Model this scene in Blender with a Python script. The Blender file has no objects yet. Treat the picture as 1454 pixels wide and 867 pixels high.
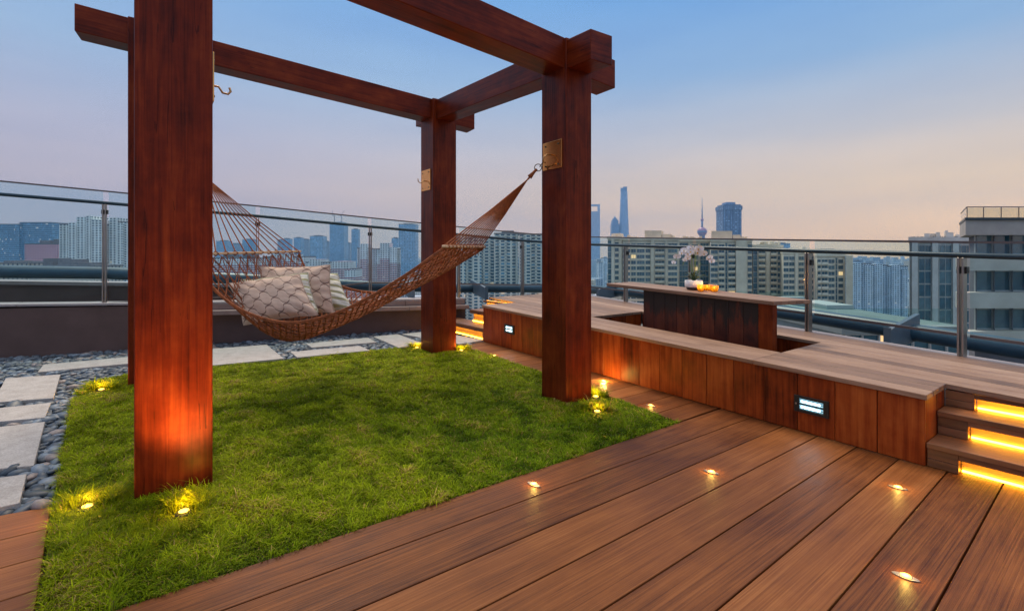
import bpy, bmesh, math, random
import numpy as np
from mathutils import Vector, Matrix

random.seed(7)
rng = np.random.default_rng(11)
SC = bpy.context.scene
COL = SC.collection

# ------------------------------------------------------------------ survey
# World: X runs along the deck boards, Y along the bench; the camera stands at X=Y=0.
# Survey helpers turn a sighting (photo pixel + known height or distance) into metres.
EYE, FOC, HY, CX = 1.2, 693.0, 362.0, 727.0
TH = math.radians(53)
FX, FY = math.cos(TH), math.sin(TH)
RX, RY = math.sin(TH), -math.cos(TH)

def site(lat, d, z=0.0):
    return Vector((d*FX + lat*RX, d*FY + lat*RY, z))
def G(px, py, z=0.0):
    d = (EYE - z)*FOC/(py - HY)
    return site((px - CX)/FOC*d, d, z)
def P(px, py, d):
    return site((px - CX)/FOC*d, d, EYE + (HY - py)*d/FOC)
def lerp(a, b, t): return a + (b - a)*t
def interp(t, pts):
    xs = [p[0] for p in pts]; ys = [p[1] for p in pts]
    return float(np.interp(t, xs, ys))
def smooth_interp(t, pts):
    """Catmull-Rom through pts"""
    n = len(pts)
    if t <= pts[0][0]: return pts[0][1]
    if t >= pts[-1][0]: return pts[-1][1]
    for i in range(n-1):
        if pts[i][0] <= t <= pts[i+1][0]: break
    x0, y0 = pts[i]; x1, y1 = pts[i+1]; h = x1 - x0
    def slope(k):
        if k == 0: return (pts[1][1]-pts[0][1])/(pts[1][0]-pts[0][0])
        if k == n-1: return (pts[-1][1]-pts[-2][1])/(pts[-1][0]-pts[-2][0])
        return (pts[k+1][1]-pts[k-1][1])/(pts[k+1][0]-pts[k-1][0])
    m0, m1 = slope(i)*h, slope(i+1)*h
    s = (t - x0)/h
    return (2*s**3-3*s**2+1)*y0 + (s**3-2*s**2+s)*m0 + (-2*s**3+3*s**2)*y1 + (s**3-s**2)*m1

# ------------------------------------------------------------------ materials
def mat(name):
    m = bpy.data.materials.new(name); m.use_nodes = True
    nt = m.node_tree
    b = nt.nodes['Principled BSDF']
    return m, nt, b
def N(nt, typ, **kw):
    n = nt.nodes.new(typ)
    for k, v in kw.items():
        if k in n.inputs: n.inputs[k].default_value = v
        else: setattr(n, k, v)
    return n
def L(nt, a, b): nt.links.new(a, b)
def M2(nt, op, a, b=None, c=None):
    n = nt.nodes.new('ShaderNodeMath'); n.operation = op
    for i, x in enumerate((a, b, c)):
        if x is None: continue
        if isinstance(x, (int, float)): n.inputs[i].default_value = x
        else: L(nt, x, n.inputs[i])
    return n.outputs[0]
def ramp(nt, fac, stops):
    r = nt.nodes.new('ShaderNodeValToRGB')
    e = r.color_ramp.elements
    while len(e) > 1: e.remove(e[0])
    e[0].position = stops[0][0]; e[0].color = (*stops[0][1], 1)
    for p, c in stops[1:]:
        k = e.new(p); k.color = (*c, 1)
    if fac is not None: L(nt, fac, r.inputs[0])
    return r.outputs[0]
def mixc(nt, fac, a, b, typ='MIX'):
    n = nt.nodes.new('ShaderNodeMix'); n.data_type = 'RGBA'; n.blend_type = typ
    if isinstance(fac, (int, float)): n.inputs[0].default_value = fac
    else: L(nt, fac, n.inputs[0])
    for i, x in ((6, a), (7, b)):
        if isinstance(x, tuple): n.inputs[i].default_value = (*x, 1)
        else: L(nt, x, n.inputs[i])
    return n.outputs[2]

def plain(name, col, rough=0.6, metal=0.0, noise=0.0, nscale=8.0, bump=0.0, spec=0.5):
    m, nt, b = mat(name)
    b.inputs['Roughness'].default_value = rough
    b.inputs['Metallic'].default_value = metal
    b.inputs['Specular IOR Level'].default_value = spec
    b.inputs['Base Color'].default_value = (*col, 1)
    if noise > 0 or bump > 0:
        tc = N(nt, 'ShaderNodeTexCoord')
        no = N(nt, 'ShaderNodeTexNoise', Scale=nscale, Detail=6.0, Roughness=0.6)
        L(nt, tc.outputs['Object'], no.inputs['Vector'])
        lo = tuple(c*(1-noise) for c in col); hi = tuple(min(1, c*(1+noise)) for c in col)
        n2 = N(nt, 'ShaderNodeTexNoise', Scale=max(nscale/14, .05), Detail=5.0, Roughness=.7); L(nt, tc.outputs['Object'], n2.inputs['Vector'])
        bl = ramp(nt, n2.outputs['Fac'], [(.35, (.80, .78, .76)), (.6, (1.0, 1.0, 1.0))])       # broad stains
        L(nt, mixc(nt, 1.0, ramp(nt, no.outputs['Fac'], [(0.3, lo), (0.7, hi)]), bl, 'MULTIPLY'), b.inputs['Base Color'])
        if bump > 0:
            bp = N(nt, 'ShaderNodeBump', Strength=bump, Distance=0.01)
            L(nt, no.outputs['Fac'], bp.inputs['Height']); L(nt, bp.outputs[0], b.inputs['Normal'])
    return m

def wood(name, dark, mid, light, rough=0.45, fine=70.0, g2w=0.5, blotch=0.5, bump=0.25, var=0.5, spec=0.5, stain=None, cracks=False):
    """grain follows UV.x (metres along the plank); 'tint' is a per-plank random value"""
    m, nt, b = mat(name)
    uv = N(nt, 'ShaderNodeUVMap')
    at = N(nt, 'ShaderNodeAttribute'); at.attribute_name = 'tint'
    mp = N(nt, 'ShaderNodeMapping'); mp.inputs['Scale'].default_value = (1.3, fine, 1)
    L(nt, uv.outputs[0], mp.inputs[0])
    g = N(nt, 'ShaderNodeTexNoise', Scale=1.0, Detail=7.0, Roughness=0.65, Distortion=0.6)
    L(nt, mp.outputs[0], g.inputs['Vector'])
    mp2 = N(nt, 'ShaderNodeMapping'); mp2.inputs['Scale'].default_value = (0.9, 6.0, 1)
    L(nt, uv.outputs[0], mp2.inputs[0])
    g2 = N(nt, 'ShaderNodeTexNoise', Scale=1.6, Detail=4.0, Roughness=0.6, Distortion=1.2)
    L(nt, mp2.outputs[0], g2.inputs['Vector'])
    g3 = N(nt, 'ShaderNodeTexNoise', Scale=3.2, Detail=5.0, Roughness=0.65)
    L(nt, uv.outputs[0], g3.inputs['Vector'])
    f = M2(nt, 'ADD', M2(nt, 'MULTIPLY', g.outputs['Fac'], 1-g2w), M2(nt, 'MULTIPLY', g2.outputs['Fac'], g2w))
    f = M2(nt, 'ADD', f, M2(nt, 'MULTIPLY', M2(nt, 'SUBTRACT', at.outputs['Fac'], 0.5), 0.32*var))
    f = M2(nt, 'ADD', f, M2(nt, 'MULTIPLY', M2(nt, 'SUBTRACT', g3.outputs['Fac'], 0.5), blotch))
    c = ramp(nt, f, [(0.26, dark), (0.5, mid), (0.74, light)])
    if cracks:
        mc = N(nt, 'ShaderNodeMapping'); mc.inputs['Scale'].default_value = (.55, 16, 1); L(nt, uv.outputs[0], mc.inputs[0])
        gc = N(nt, 'ShaderNodeTexNoise', Scale=1.0, Detail=3.0, Roughness=.5); L(nt, mc.outputs[0], gc.inputs['Vector'])
        gm_ = N(nt, 'ShaderNodeTexNoise', Scale=2.2, Detail=2.0); L(nt, uv.outputs[0], gm_.inputs['Vector'])
        ck = M2(nt, 'MULTIPLY', M2(nt, 'LESS_THAN', M2(nt, 'ABSOLUTE', M2(nt, 'SUBTRACT', gc.outputs['Fac'], .5)), .006), M2(nt, 'GREATER_THAN', gm_.outputs['Fac'], .55))
        c = mixc(nt, M2(nt, 'MULTIPLY', ck, .5), c, tuple(x*.3 for x in dark))
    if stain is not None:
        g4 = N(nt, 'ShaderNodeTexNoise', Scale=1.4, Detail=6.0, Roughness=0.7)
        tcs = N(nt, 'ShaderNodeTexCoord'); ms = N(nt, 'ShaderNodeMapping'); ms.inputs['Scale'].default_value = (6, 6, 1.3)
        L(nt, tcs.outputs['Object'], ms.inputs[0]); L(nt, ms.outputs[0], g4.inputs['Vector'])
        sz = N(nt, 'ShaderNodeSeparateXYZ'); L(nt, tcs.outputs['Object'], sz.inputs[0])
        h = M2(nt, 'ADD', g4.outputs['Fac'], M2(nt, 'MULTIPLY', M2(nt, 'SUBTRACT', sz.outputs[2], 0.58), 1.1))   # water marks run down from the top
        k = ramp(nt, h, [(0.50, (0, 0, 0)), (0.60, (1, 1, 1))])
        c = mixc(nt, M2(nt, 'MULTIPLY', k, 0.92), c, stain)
    L(nt, c, b.inputs['Base Color'])
    r = M2(nt, 'ADD', M2(nt, 'MULTIPLY', g3.outputs['Fac'], 0.35), rough - 0.17)
    L(nt, r, b.inputs['Roughness'])
    b.inputs['Specular IOR Level'].default_value = spec
    bp = N(nt, 'ShaderNodeBump', Strength=bump, Distance=0.003)
    L(nt, g.outputs['Fac'], bp.inputs['Height']); L(nt, bp.outputs[0], b.inputs['Normal'])
    return m

def emit(name, col, strength):
    m, nt, b = mat(name)
    b.inputs['Base Color'].default_value = (*[min(1, c) for c in col], 1)
    b.inputs['Emission Color'].default_value = (*col, 1)
    b.inputs['Emission Strength'].default_value = strength
    return m

def clear_glass(name, tint, refl=0.9, rough=0.0):
    m, nt, b = mat(name)
    out = nt.nodes['Material Output']
    tr = N(nt, 'ShaderNodeBsdfTransparent'); tr.inputs[0].default_value = (*tint, 1)
    gl = N(nt, 'ShaderNodeBsdfGlossy'); gl.inputs['Roughness'].default_value = rough
    gl.inputs['Color'].default_value = (refl, refl, refl, 1)
    fr = N(nt, 'ShaderNodeFresnel'); fr.inputs['IOR'].default_value = 1.45
    mx = N(nt, 'ShaderNodeMixShader')
    ge = N(nt, 'ShaderNodeNewGeometry')      # reflect once, on the outer skin of each pane
    L(nt, M2(nt, 'MULTIPLY', fr.outputs[0], M2(nt, 'SUBTRACT', 1.0, ge.outputs['Backfacing'])), mx.inputs[0]); L(nt, tr.outputs[0], mx.inputs[1]); L(nt, gl.outputs[0], mx.inputs[2])
    L(nt, mx.outputs[0], out.inputs[0])
    return m

def tinted(name, rough=0.7, spec=0.3, bump=0.0, bscale=60):
    """base colour from the per-piece colour attribute 'col'"""
    m, nt, b = mat(name)
    at = N(nt, 'ShaderNodeAttribute'); at.attribute_name = 'col'
    tc = N(nt, 'ShaderNodeTexCoord')
    no = N(nt, 'ShaderNodeTexNoise', Scale=bscale, Detail=5.0)
    L(nt, tc.outputs['Object'], no.inputs['Vector'])
    k = ramp(nt, no.outputs['Fac'], [(0.3, (0.75, 0.75, 0.75)), (0.7, (1.2, 1.2, 1.2))])
    L(nt, mixc(nt, 1.0, at.outputs['Color'], k, 'MULTIPLY'), b.inputs['Base Color'])
    b.inputs['Roughness'].default_value = rough; b.inputs['Specular IOR Level'].default_value = spec
    if bump:
        bp = N(nt, 'ShaderNodeBump', Strength=bump, Distance=0.004)
        L(nt, no.outputs['Fac'], bp.inputs['Height']); L(nt, bp.outputs[0], b.inputs['Normal'])
    return m

def facade_mat(name, wall, glass, floor_h=3.0, bay=3.4, ww=0.55, wh=0.5, lit=0.0, band=None, wallvar=0.12, rough=0.7):
    """far facades: window openings in UV metres, glass smoother than the wall"""
    m, nt, b = mat(name)
    uv = N(nt, 'ShaderNodeUVMap')
    sp = N(nt, 'ShaderNodeSeparateXYZ'); L(nt, uv.outputs[0], sp.inputs[0])
    u = M2(nt, 'DIVIDE', sp.outputs[0], bay); v = M2(nt, 'DIVIDE', sp.outputs[1], floor_h)
    fu = M2(nt, 'FRACT', u); fv = M2(nt, 'FRACT', v)
    a = M2(nt, 'LESS_THAN', M2(nt, 'ABSOLUTE', M2(nt, 'SUBTRACT', fu, 0.5)), ww/2)
    c = M2(nt, 'LESS_THAN', M2(nt, 'ABSOLUTE', M2(nt, 'SUBTRACT', fv, 0.5)), wh/2)
    mask = M2(nt, 'MULTIPLY', a, c)
    cb = N(nt, 'ShaderNodeCombineXYZ')
    L(nt, M2(nt, 'FLOOR', u), cb.inputs[0]); L(nt, M2(nt, 'FLOOR', v), cb.inputs[1])
    wn = N(nt, 'ShaderNodeTexWhiteNoise'); wn.noise_dimensions = '2D'; L(nt, cb.outputs[0], wn.inputs['Vector'])
    gcol = ramp(nt, wn.outputs['Value'], [(0.0, tuple(x*0.55 for x in glass)), (0.8, glass), (1.0, tuple(min(1, x*2.0+0.05) for x in glass))])
    tc = N(nt, 'ShaderNodeTexCoord')
    no = N(nt, 'ShaderNodeTexNoise', Scale=0.06, Detail=4.0); L(nt, tc.outputs['Object'], no.inputs['Vector'])
    wcol = ramp(nt, no.outputs['Fac'], [(0.3, tuple(x*(1-wallvar) for x in wall)), (0.7, tuple(min(1, x*(1+wallvar)) for x in wall))])
    if band is not None:
        # coloured spandrel bands below a height
        h, bc = band
        low = M2(nt, 'LESS_THAN', sp.outputs[1], h)
        st = M2(nt, 'LESS_THAN', fv, 0.5)
        wcol = mixc(nt, M2(nt, 'MULTIPLY', low, st), wcol, bc)
    L(nt, mixc(nt, mask, wcol, gcol), b.inputs['Base Color'])
    L(nt, M2(nt, 'SUBTRACT', rough, M2(nt, 'MULTIPLY', mask, rough-0.15)), b.inputs['Roughness'])
    if lit > 0:
        on = M2(nt, 'MULTIPLY', mask, M2(nt, 'GREATER_THAN', wn.outputs['Value'], 1-lit))
        b.inputs['Emission Color'].default_value = (1.0, 0.62, 0.25, 1)
        L(nt, M2(nt, 'MULTIPLY', on, 0.5), b.inputs['Emission Strength'])
    return m

def candle_glass():
    m, nt, b = mat('amber_glass'); out = nt.nodes['Material Output']
    tl = N(nt, 'ShaderNodeBsdfTranslucent'); tl.inputs[0].default_value = (.80, .46, .04, 1)
    tr = N(nt, 'ShaderNodeBsdfTransparent'); tr.inputs[0].default_value = (1.0, .72, .15, 1)
    gl = N(nt, 'ShaderNodeBsdfGlossy'); gl.inputs['Roughness'].default_value = .05
    mx = N(nt, 'ShaderNodeMixShader'); mx.inputs[0].default_value = .45; L(nt, tl.outputs[0], mx.inputs[1]); L(nt, tr.outputs[0], mx.inputs[2])
    m2 = N(nt, 'ShaderNodeMixShader'); m2.inputs[0].default_value = .08; L(nt, mx.outputs[0], m2.inputs[1]); L(nt, gl.outputs[0], m2.inputs[2])
    L(nt, m2.outputs[0], out.inputs[0]); return m
MT = {}
MT['deck'] = wood('deck_timber', (0.060, 0.015, 0.004), (0.200, 0.064, 0.016), (0.33, 0.125, 0.038), rough=0.50, fine=130, g2w=.28, blotch=0.26, var=0.9, bump=0.35, spec=0.2)
MT['platform'] = wood('weathered_timber', (0.10, 0.050, 0.030), (0.25, 0.138, 0.086), (0.40, 0.255, 0.175), rough=0.55, fine=110, g2w=.3, blotch=0.3, var=0.9, bump=0.35)
MT['fascia'] = wood('red_stained_timber', (0.060, 0.008, 0.002), (0.245, 0.039, 0.006), (0.42, 0.100, 0.018), rough=0.42, fine=40, blotch=0.55, var=0.5, bump=0.15, spec=0.18)
MT['pergola'] = wood('pergola_timber', (0.028, 0.004, 0.0012), (0.142, 0.0165, 0.003), (0.26, 0.044, 0.008), rough=0.36, fine=60, blotch=0.6, var=0.35, bump=0.22, spec=0.16, cracks=True)
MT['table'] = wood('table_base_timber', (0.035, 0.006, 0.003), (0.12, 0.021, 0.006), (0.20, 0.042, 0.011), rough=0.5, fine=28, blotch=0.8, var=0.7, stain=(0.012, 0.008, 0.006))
MT['steps'] = wood('step_timber', (0.070, 0.024, 0.010), (0.20, 0.075, 0.029), (0.32, 0.135, 0.058), rough=0.45, fine=45, blotch=0.5, var=0.6)
MT['spreader'] = wood('pale_bar_timber', (0.45, 0.24, 0.11), (0.62, 0.38, 0.20), (0.75, 0.50, 0.30), rough=0.4, fine=50, blotch=0.2)
MT['riser'] = wood('glow_lightened_riser_timber', (0.26, 0.14, 0.05), (0.42, 0.25, 0.10), (0.56, 0.36, 0.15), rough=.5, fine=40, blotch=.4)  # riser timber paler than the treads: strip-light glow painted into its colour
MT['rope'] = plain('hammock_rope', (0.34, 0.098, 0.032), 0.85, noise=0.45, nscale=40)
MT['bronze'] = plain('copper_plate', (1.0, 0.43, 0.13), 0.13, metal=1.0, noise=0.10, nscale=12)
MT['iron'] = plain('dark_iron', (0.10, 0.075, 0.05), 0.4, metal=0.8)
MT['hook'] = plain('brass_hook', (0.50, 0.28, 0.12), 0.35, metal=0.9)
MT['steel'] = plain('rail_steel', (0.36, 0.33, 0.31), 0.34, metal=0.9, noise=0.12, nscale=5)
MT['darkrail'] = plain('dark_rail_paint', (0.020, 0.045, 0.062), 0.35, metal=0.3)
MT['trim'] = plain('top_trim_metal', (0.16, 0.14, 0.14), 0.35, metal=0.7)
MT['clamp'] = plain('clamp_metal', (0.03, 0.03, 0.03), 0.35, metal=0.6)
MT['glass'] = clear_glass('railing_glass', (0.86, 0.955, 0.975))
MT['tube'] = plain('blue_grey_pipe_paint', (0.036, 0.085, 0.125), 0.38, noise=0.15, nscale=3)
MT['fin'] = plain('bracket_paint', (0.10, 0.145, 0.19), 0.45, noise=0.1, nscale=6)
MT['wall'] = plain('brown_render', (0.120, 0.074, 0.066), 0.85, noise=0.16, nscale=3.0, bump=0.15)
MT['cope'] = plain('pale_coping_stone', (0.34, 0.30, 0.30), 0.6, noise=0.15, nscale=7)
MT['ledge'] = plain('brown_ledge_stone', (0.24, 0.165, 0.145), 0.6, noise=0.18, nscale=5)
MT['paver'] = plain('pale_granite', (0.40, 0.37, 0.35), 0.65, noise=0.30, nscale=120, bump=0.08)
MT['soil'] = plain('lawn_soil', (0.045, 0.05, 0.015), 0.95, noise=0.4, nscale=20)
MT['slab'] = plain('terrace_concrete', (0.05, 0.05, 0.055), 0.9, noise=0.3, nscale=6)
MT['pebble'] = tinted('river_pebble', 0.5, 0.45, 0.12, 45)
MT['amber'] = emit('amber_lens', (1.0, 0.55, 0.11), 3.6)
MT['amberstrip'] = emit('amber_led_strip', (1.0, 0.52, 0.035), 22)
MT['white'] = emit('cool_white_tube', (0.80, 0.96, 1.0), 6.0)
MT['lensglow'] = emit('cool_lens', (0.34, 0.66, 0.80), .75)
MT['rim'] = plain('brushed_steel_rim', (0.42, 0.36, 0.30), 0.45, metal=0.9)
MT['housing'] = plain('black_housing', (0.012, 0.014, 0.015), 0.35)
MT['pot'] = plain('white_ceramic', (0.80, 0.76, 0.76), 0.3)
MT['potbase'] = plain('dark_pot_base', (0.055, 0.04, 0.04), 0.35)
MT['leaf'] = plain('orchid_leaf', (0.022, 0.060, 0.028), 0.4, noise=0.3, nscale=20)
MT['stem'] = plain('orchid_stem', (0.16, 0.24, 0.045), 0.5)
MT['petal'] = plain('orchid_petal', (0.82, 0.79, 0.80), 0.55)
MT['lip'] = plain('orchid_lip', (0.55, 0.33, 0.05), 0.5)
MT['candleglass'] = candle_glass()
MT['flame'] = emit('candle_flame', (1.0, 0.55, 0.15), 14)
MT['wax'] = plain('candle_wax', (0.85, 0.62, 0.25), 0.5)

# ------------------------------------------------------------------ mesh builder
class MB:
    def __init__(s):
        s.v, s.f, s.uv, s.t, s.mi, s.sm = [], [], [], [], [], []
    def face(s, pts, uvs=None, tint=0.5, mi=0, smooth=False):
        b = len(s.v); s.v += [tuple(p) for p in pts]
        s.f.append(tuple(range(b, b+len(pts))))
        s.uv += uvs if uvs else [(0, 0)]*len(pts)
        s.t += [tint]*len(pts); s.mi.append(mi); s.sm.append(smooth)
    def hexa(s, p, grain=None, tint=None, mi=0, faces=None):
        """p: 8 points, bottom ring 0-3 then top ring 4-7, counter-clockwise seen from above"""
        p = [Vector(q) for q in p]
        g = Vector(grain).normalized() if grain is not None else (p[1]-p[0]).normalized()
        if tint is None: tint = random.random()
        ou, ov = random.uniform(0, 30), random.uniform(0, 30)
        b = len(s.v); s.v += [tuple(q) for q in p]
        for idx in ((3, 2, 1, 0), (4, 5, 6, 7), (0, 1, 5, 4), (1, 2, 6, 5), (2, 3, 7, 6), (3, 0, 4, 7)):
            q = [p[i] for i in idx]
            n = (q[1]-q[0]).cross(q[2]-q[0])
            if n.length < 1e-12: n = (q[2]-q[1]).cross(q[3]-q[1])
            n = n.normalized() if n.length > 1e-12 else Vector((0, 0, 1))
            w = n.cross(g)
            if w.length < 0.3:
                a = Vector((0, 0, 1)) if abs(n.z) < 0.9 else Vector((1, 0, 0))
                gg = n.cross(a).normalized(); w = n.cross(gg)
            else: gg = g
            w.normalize()
            s.f.append(tuple(b+i for i in idx))
            s.uv += [(x.dot(gg)+ou, x.dot(w)+ov) for x in q]
            s.t += [tint]*4; s.mi.append(mi); s.sm.append(False)
    def box(s, lo, hi, grain=None, tint=None, mi=0):
        (x0, y0, z0), (x1, y1, z1) = lo, hi
        s.hexa([(x0,y0,z0),(x1,y0,z0),(x1,y1,z0),(x0,y1,z0),(x0,y0,z1),(x1,y0,z1),(x1,y1,z1),(x0,y1,z1)], grain, tint, mi)
    def bar(s, a, b, w, h, grain=True, tint=None, mi=0, up=(0, 0, 1), plumb=True):
        """bar from a to b, width w across, height h centred on the line; ends plumb"""
        a, b = Vector(a), Vector(b); d = (b-a)
        side = d.cross(Vector(up))
        if side.length < 1e-6: side = Vector((1, 0, 0))
        side.normalize()
        u = Vector(up) if plumb else side.cross(d.normalized())
        S = side*w/2; U = u*h/2
        s.hexa([a+S-U, b+S-U, b-S-U, a-S-U, a+S+U, b+S+U, b-S+U, a-S+U], d, tint, mi)
    def tube(s, pts, r, n=8, mi=0, tint=0.5, caps=True, closed=False):
        pts = [Vector(p) for p in pts]; m = len(pts)
        rs = r if isinstance(r, (list, tuple)) else [r]*m
        b = len(s.v); prev = None
        for i, p in enumerate(pts):
            if closed: t = pts[(i+1) % m]-pts[i-1]
            else: t = pts[min(i+1, m-1)]-pts[max(i-1, 0)]
            t = t.normalized() if t.length > 1e-9 else Vector((0, 0, 1))
            if prev is None:
                a = Vector((0, 0, 1)) if abs(t.z) < 0.9 else Vector((1, 0, 0))
                x = t.cross(a).normalized()
            else:
                x = prev - t*prev.dot(t)
                x = x.normalized() if x.length > 1e-6 else t.orthogonal().normalized()
            prev = x; y = t.cross(x)
            for k in range(n):
                an = 2*math.pi*k/n
                s.v.append(tuple(p + (x*math.cos(an)+y*math.sin(an))*rs[i]))
        for i in range(m if closed else m-1):
            j = (i+1) % m
            for k in range(n):
                k2 = (k+1) % n
                s.f.append((b+i*n+k, b+i*n+k2, b+j*n+k2, b+j*n+k))
                s.uv += [(i, k/n), (i, (k+1)/n), (i+1, (k+1)/n), (i+1, k/n)]
                s.t += [tint]*4; s.mi.append(mi); s.sm.append(True)
        if caps and not closed:
            for ring in (tuple(b+k for k in reversed(range(n))), tuple(b+(m-1)*n+k for k in range(n))):
                s.f.append(ring); s.uv += [(0, 0)]*n; s.t += [tint]*n; s.mi.append(mi); s.sm.append(False)
    def lathe(s, c, prof, n=24, mi=0, cap=True):
        c = Vector(c); b = len(s.v); m = len(prof)
        for r, z in prof:
            for k in range(n):
                an = 2*math.pi*k/n
                s.v.append((c.x+r*math.cos(an), c.y+r*math.sin(an), c.z+z))
        for i in range(m-1):
            for k in range(n):
                k2 = (k+1) % n
                s.f.append((b+i*n+k, b+i*n+k2, b+(i+1)*n+k2, b+(i+1)*n+k))
                s.uv += [(0, 0)]*4; s.t += [.5]*4; s.mi.append(mi); s.sm.append(True)
        if cap:
            for ring in (tuple(b+k for k in reversed(range(n))), tuple(b+(m-1)*n+k for k in range(n))):
                s.f.append(ring); s.uv += [(0, 0)]*n; s.t += [.5]*n; s.mi.append(mi); s.sm.append(False)
    def sphere(s, c, r, n=14, m=8, mi=0):
        if not isinstance(r, (tuple, list)): r = (r, r, r)
        b = len(s.v); c = Vector(c)
        for i in range(m+1):
            ph = -math.pi/2 + math.pi*i/m
            for k in range(n):
                an = 2*math.pi*k/n
                s.v.append((c.x+r[0]*math.cos(ph)*math.cos(an), c.y+r[1]*math.cos(ph)*math.sin(an), c.z+r[2]*math.sin(ph)))
        for i in range(m):
            for k in range(n):
                k2 = (k+1) % n
                s.f.append((b+i*n+k, b+i*n+k2, b+(i+1)*n+k2, b+(i+1)*n+k))
                s.uv += [(0, 0)]*4; s.t += [.5]*4; s.mi.append(mi); s.sm.append(True)
    def build(s, name, mats, parent=None, bevel=0.0, seg=2):
        me = bpy.data.meshes.new(name)
        me.from_pydata(s.v, [], s.f)
        if not isinstance(mats, (list, tuple)): mats = [mats]
        for m in mats: me.materials.append(m)
        ul = me.uv_layers.new(name='UVMap')
        ul.data.foreach_set('uv', np.array(s.uv, dtype=np.float32).ravel())
        ta = me.attributes.new('tint', 'FLOAT', 'CORNER')
        ta.data.foreach_set('value', np.array(s.t, dtype=np.float32))
        me.polygons.foreach_set('material_index', np.array(s.mi, dtype=np.int32))
        me.polygons.foreach_set('use_smooth', np.array(s.sm, dtype=bool))
        me.validate(clean_customdata=False); me.update()
        o = bpy.data.objects.new(name, me); COL.objects.link(o)
        if parent is not None:
            o.parent = parent
            o.matrix_parent_inverse = Matrix.Translation(-Vector(parent.location)) if parent.type == 'EMPTY' and parent.parent is None else Matrix.Identity(4)
        if bevel > 0:
            b = o.modifiers.new('edge', 'BEVEL'); b.width = bevel; b.segments = seg; b.limit_method = 'ANGLE'; b.angle_limit = math.radians(40)
        return o

def tag(o, label=None, cat=None, group=None, kind=None):
    if label: o['label'] = label
    if cat: o['category'] = cat
    if group: o['group'] = group
    if kind: o['kind'] = kind
    return o
def thing(name, loc, label, cat, group=None):
    o = bpy.data.objects.new(name, None); COL.objects.link(o)
    o.location = Vector(loc); o.empty_display_size = 0.1
    return tag(o, label, cat, group)
def sub(o, parent):
    """hang an already built mesh below a part (world coordinates stay)"""
    o.parent = parent; o.matrix_parent_inverse = Matrix.Identity(4)
    if parent.parent is not None:
        o.matrix_parent_inverse = Matrix.Identity(4)
    return o

def raw_mesh(name, v, loops, starts, totals, mats, col=None, smooth=True):
    me = bpy.data.meshes.new(name)
    me.vertices.add(len(v)); me.vertices.foreach_set('co', v.astype(np.float32).ravel())
    me.loops.add(len(loops)); me.loops.foreach_set('vertex_index', loops.astype(np.int32))
    me.polygons.add(len(starts)); me.polygons.foreach_set('loop_start', starts.astype(np.int32))
    try: me.polygons.foreach_set('loop_total', totals.astype(np.int32))
    except Exception: pass
    me.polygons.foreach_set('use_smooth', np.full(len(starts), smooth))
    if col is not None:
        ca = me.color_attributes.new('col', 'FLOAT_COLOR', 'POINT')
        ca.data.foreach_set('color', col.astype(np.float32).ravel())
    me.update(); me.validate(clean_customdata=False)
    me.materials.append(mats)
    o = bpy.data.objects.new(name, me); COL.objects.link(o)
    return o

def in_poly(pts, poly):
    x, y = pts[:, 0], pts[:, 1]; r = np.zeros(len(pts), bool); n = len(poly)
    for i in range(n):
        x1, y1 = poly[i][:2]; x2, y2 = poly[(i+1) % n][:2]
        if y1 == y2: continue
        c = ((y1 > y) != (y2 > y)) & (x < (x2-x1)*(y-y1)/(y2-y1)+x1)
        r ^= c
    return r

# ------------------------------------------------------------------ terrace ground
mb = MB(); mb.box((-6, -5, -0.5), (6.0, 7.9, -0.075)); o = mb.build('terrace_base', MT['slab']); tag(o, kind='structure')

# lawn outline (survey points on the ground)
lawn = [G(*p) for p in ((72, 735), (86, 655), (97, 590), (106, 558), (128, 542), (180, 531), (305, 519), (405, 510), (500, 500), (600, 490), (649, 489), (700, 505.5), (768.6, 527.7), (861.5, 561), (964, 599.4))]
lawn += [Vector((-0.27, 2.13, 0))]
mb = MB(); mb.face([(p.x, p.y, -0.012) for p in reversed(lawn)]); o = mb.build('lawn_soil', MT['soil']); tag(o, kind='structure')

# deck boards: joints surveyed as two ground sightings each
joints = [((157.6, 867), (964, 599.4)), ((340, 857), (1020, 609.4)), ((500, 867), (1109.8, 605.4)), ((871, 767), (1158.8, 619.7)),
          ((1008.4, 767), (1212.5, 636.4)), ((1136, 767), (1273.4, 653)), ((1175.6, 867), (1342, 672.4)), ((1325.3, 867), (1419.2, 695.8))]
JL = []
for a, b in joints:
    a, b = G(*a), G(*b); k = (b.y-a.y)/(b.x-a.x); JL.append((a.y - k*a.x, k))
print('JOINTS', [(round(a, 2), round(k, 3)) for a, k in JL])
w = 0.235
for i in range(14): JL.append((JL[-1][0]-w, JL[-1][1]))
def jy(i, x): return JL[i][0]+JL[i][1]*x
def bench_x(y): return 3.54 + (y-0.8)*(3.76-3.54)/(5.63-0.8)
deck = MB()
GAP = 0.0035
for i in range(len(JL)-1):
    xa, xb = -3.0, 3.66
    x_cuts = [xa, xb]
    for x0, x1 in zip(x_cuts[:-1], x_cuts[1:]):
        n = 1
        y0a, y0b = jy(i, x0)-GAP, jy(i, x1)-GAP
        y1a, y1b = jy(i+1, x0)+GAP, jy(i+1, x1)+GAP
        if i == 0: x0 = -0.275; y0a = jy(i, x0)-GAP; y1a = jy(i+1, x0)+GAP
        deck.hexa([(x0, y1a, -0.03), (x1, y1b, -0.03), (x1, y0b, -0.03), (x0, y0a, -0.03), (x0, y1a, 0), (x1, y1b, 0), (x1, y0b, 0), (x0, y0a, 0)], (1, 0.0, 0))
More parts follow.
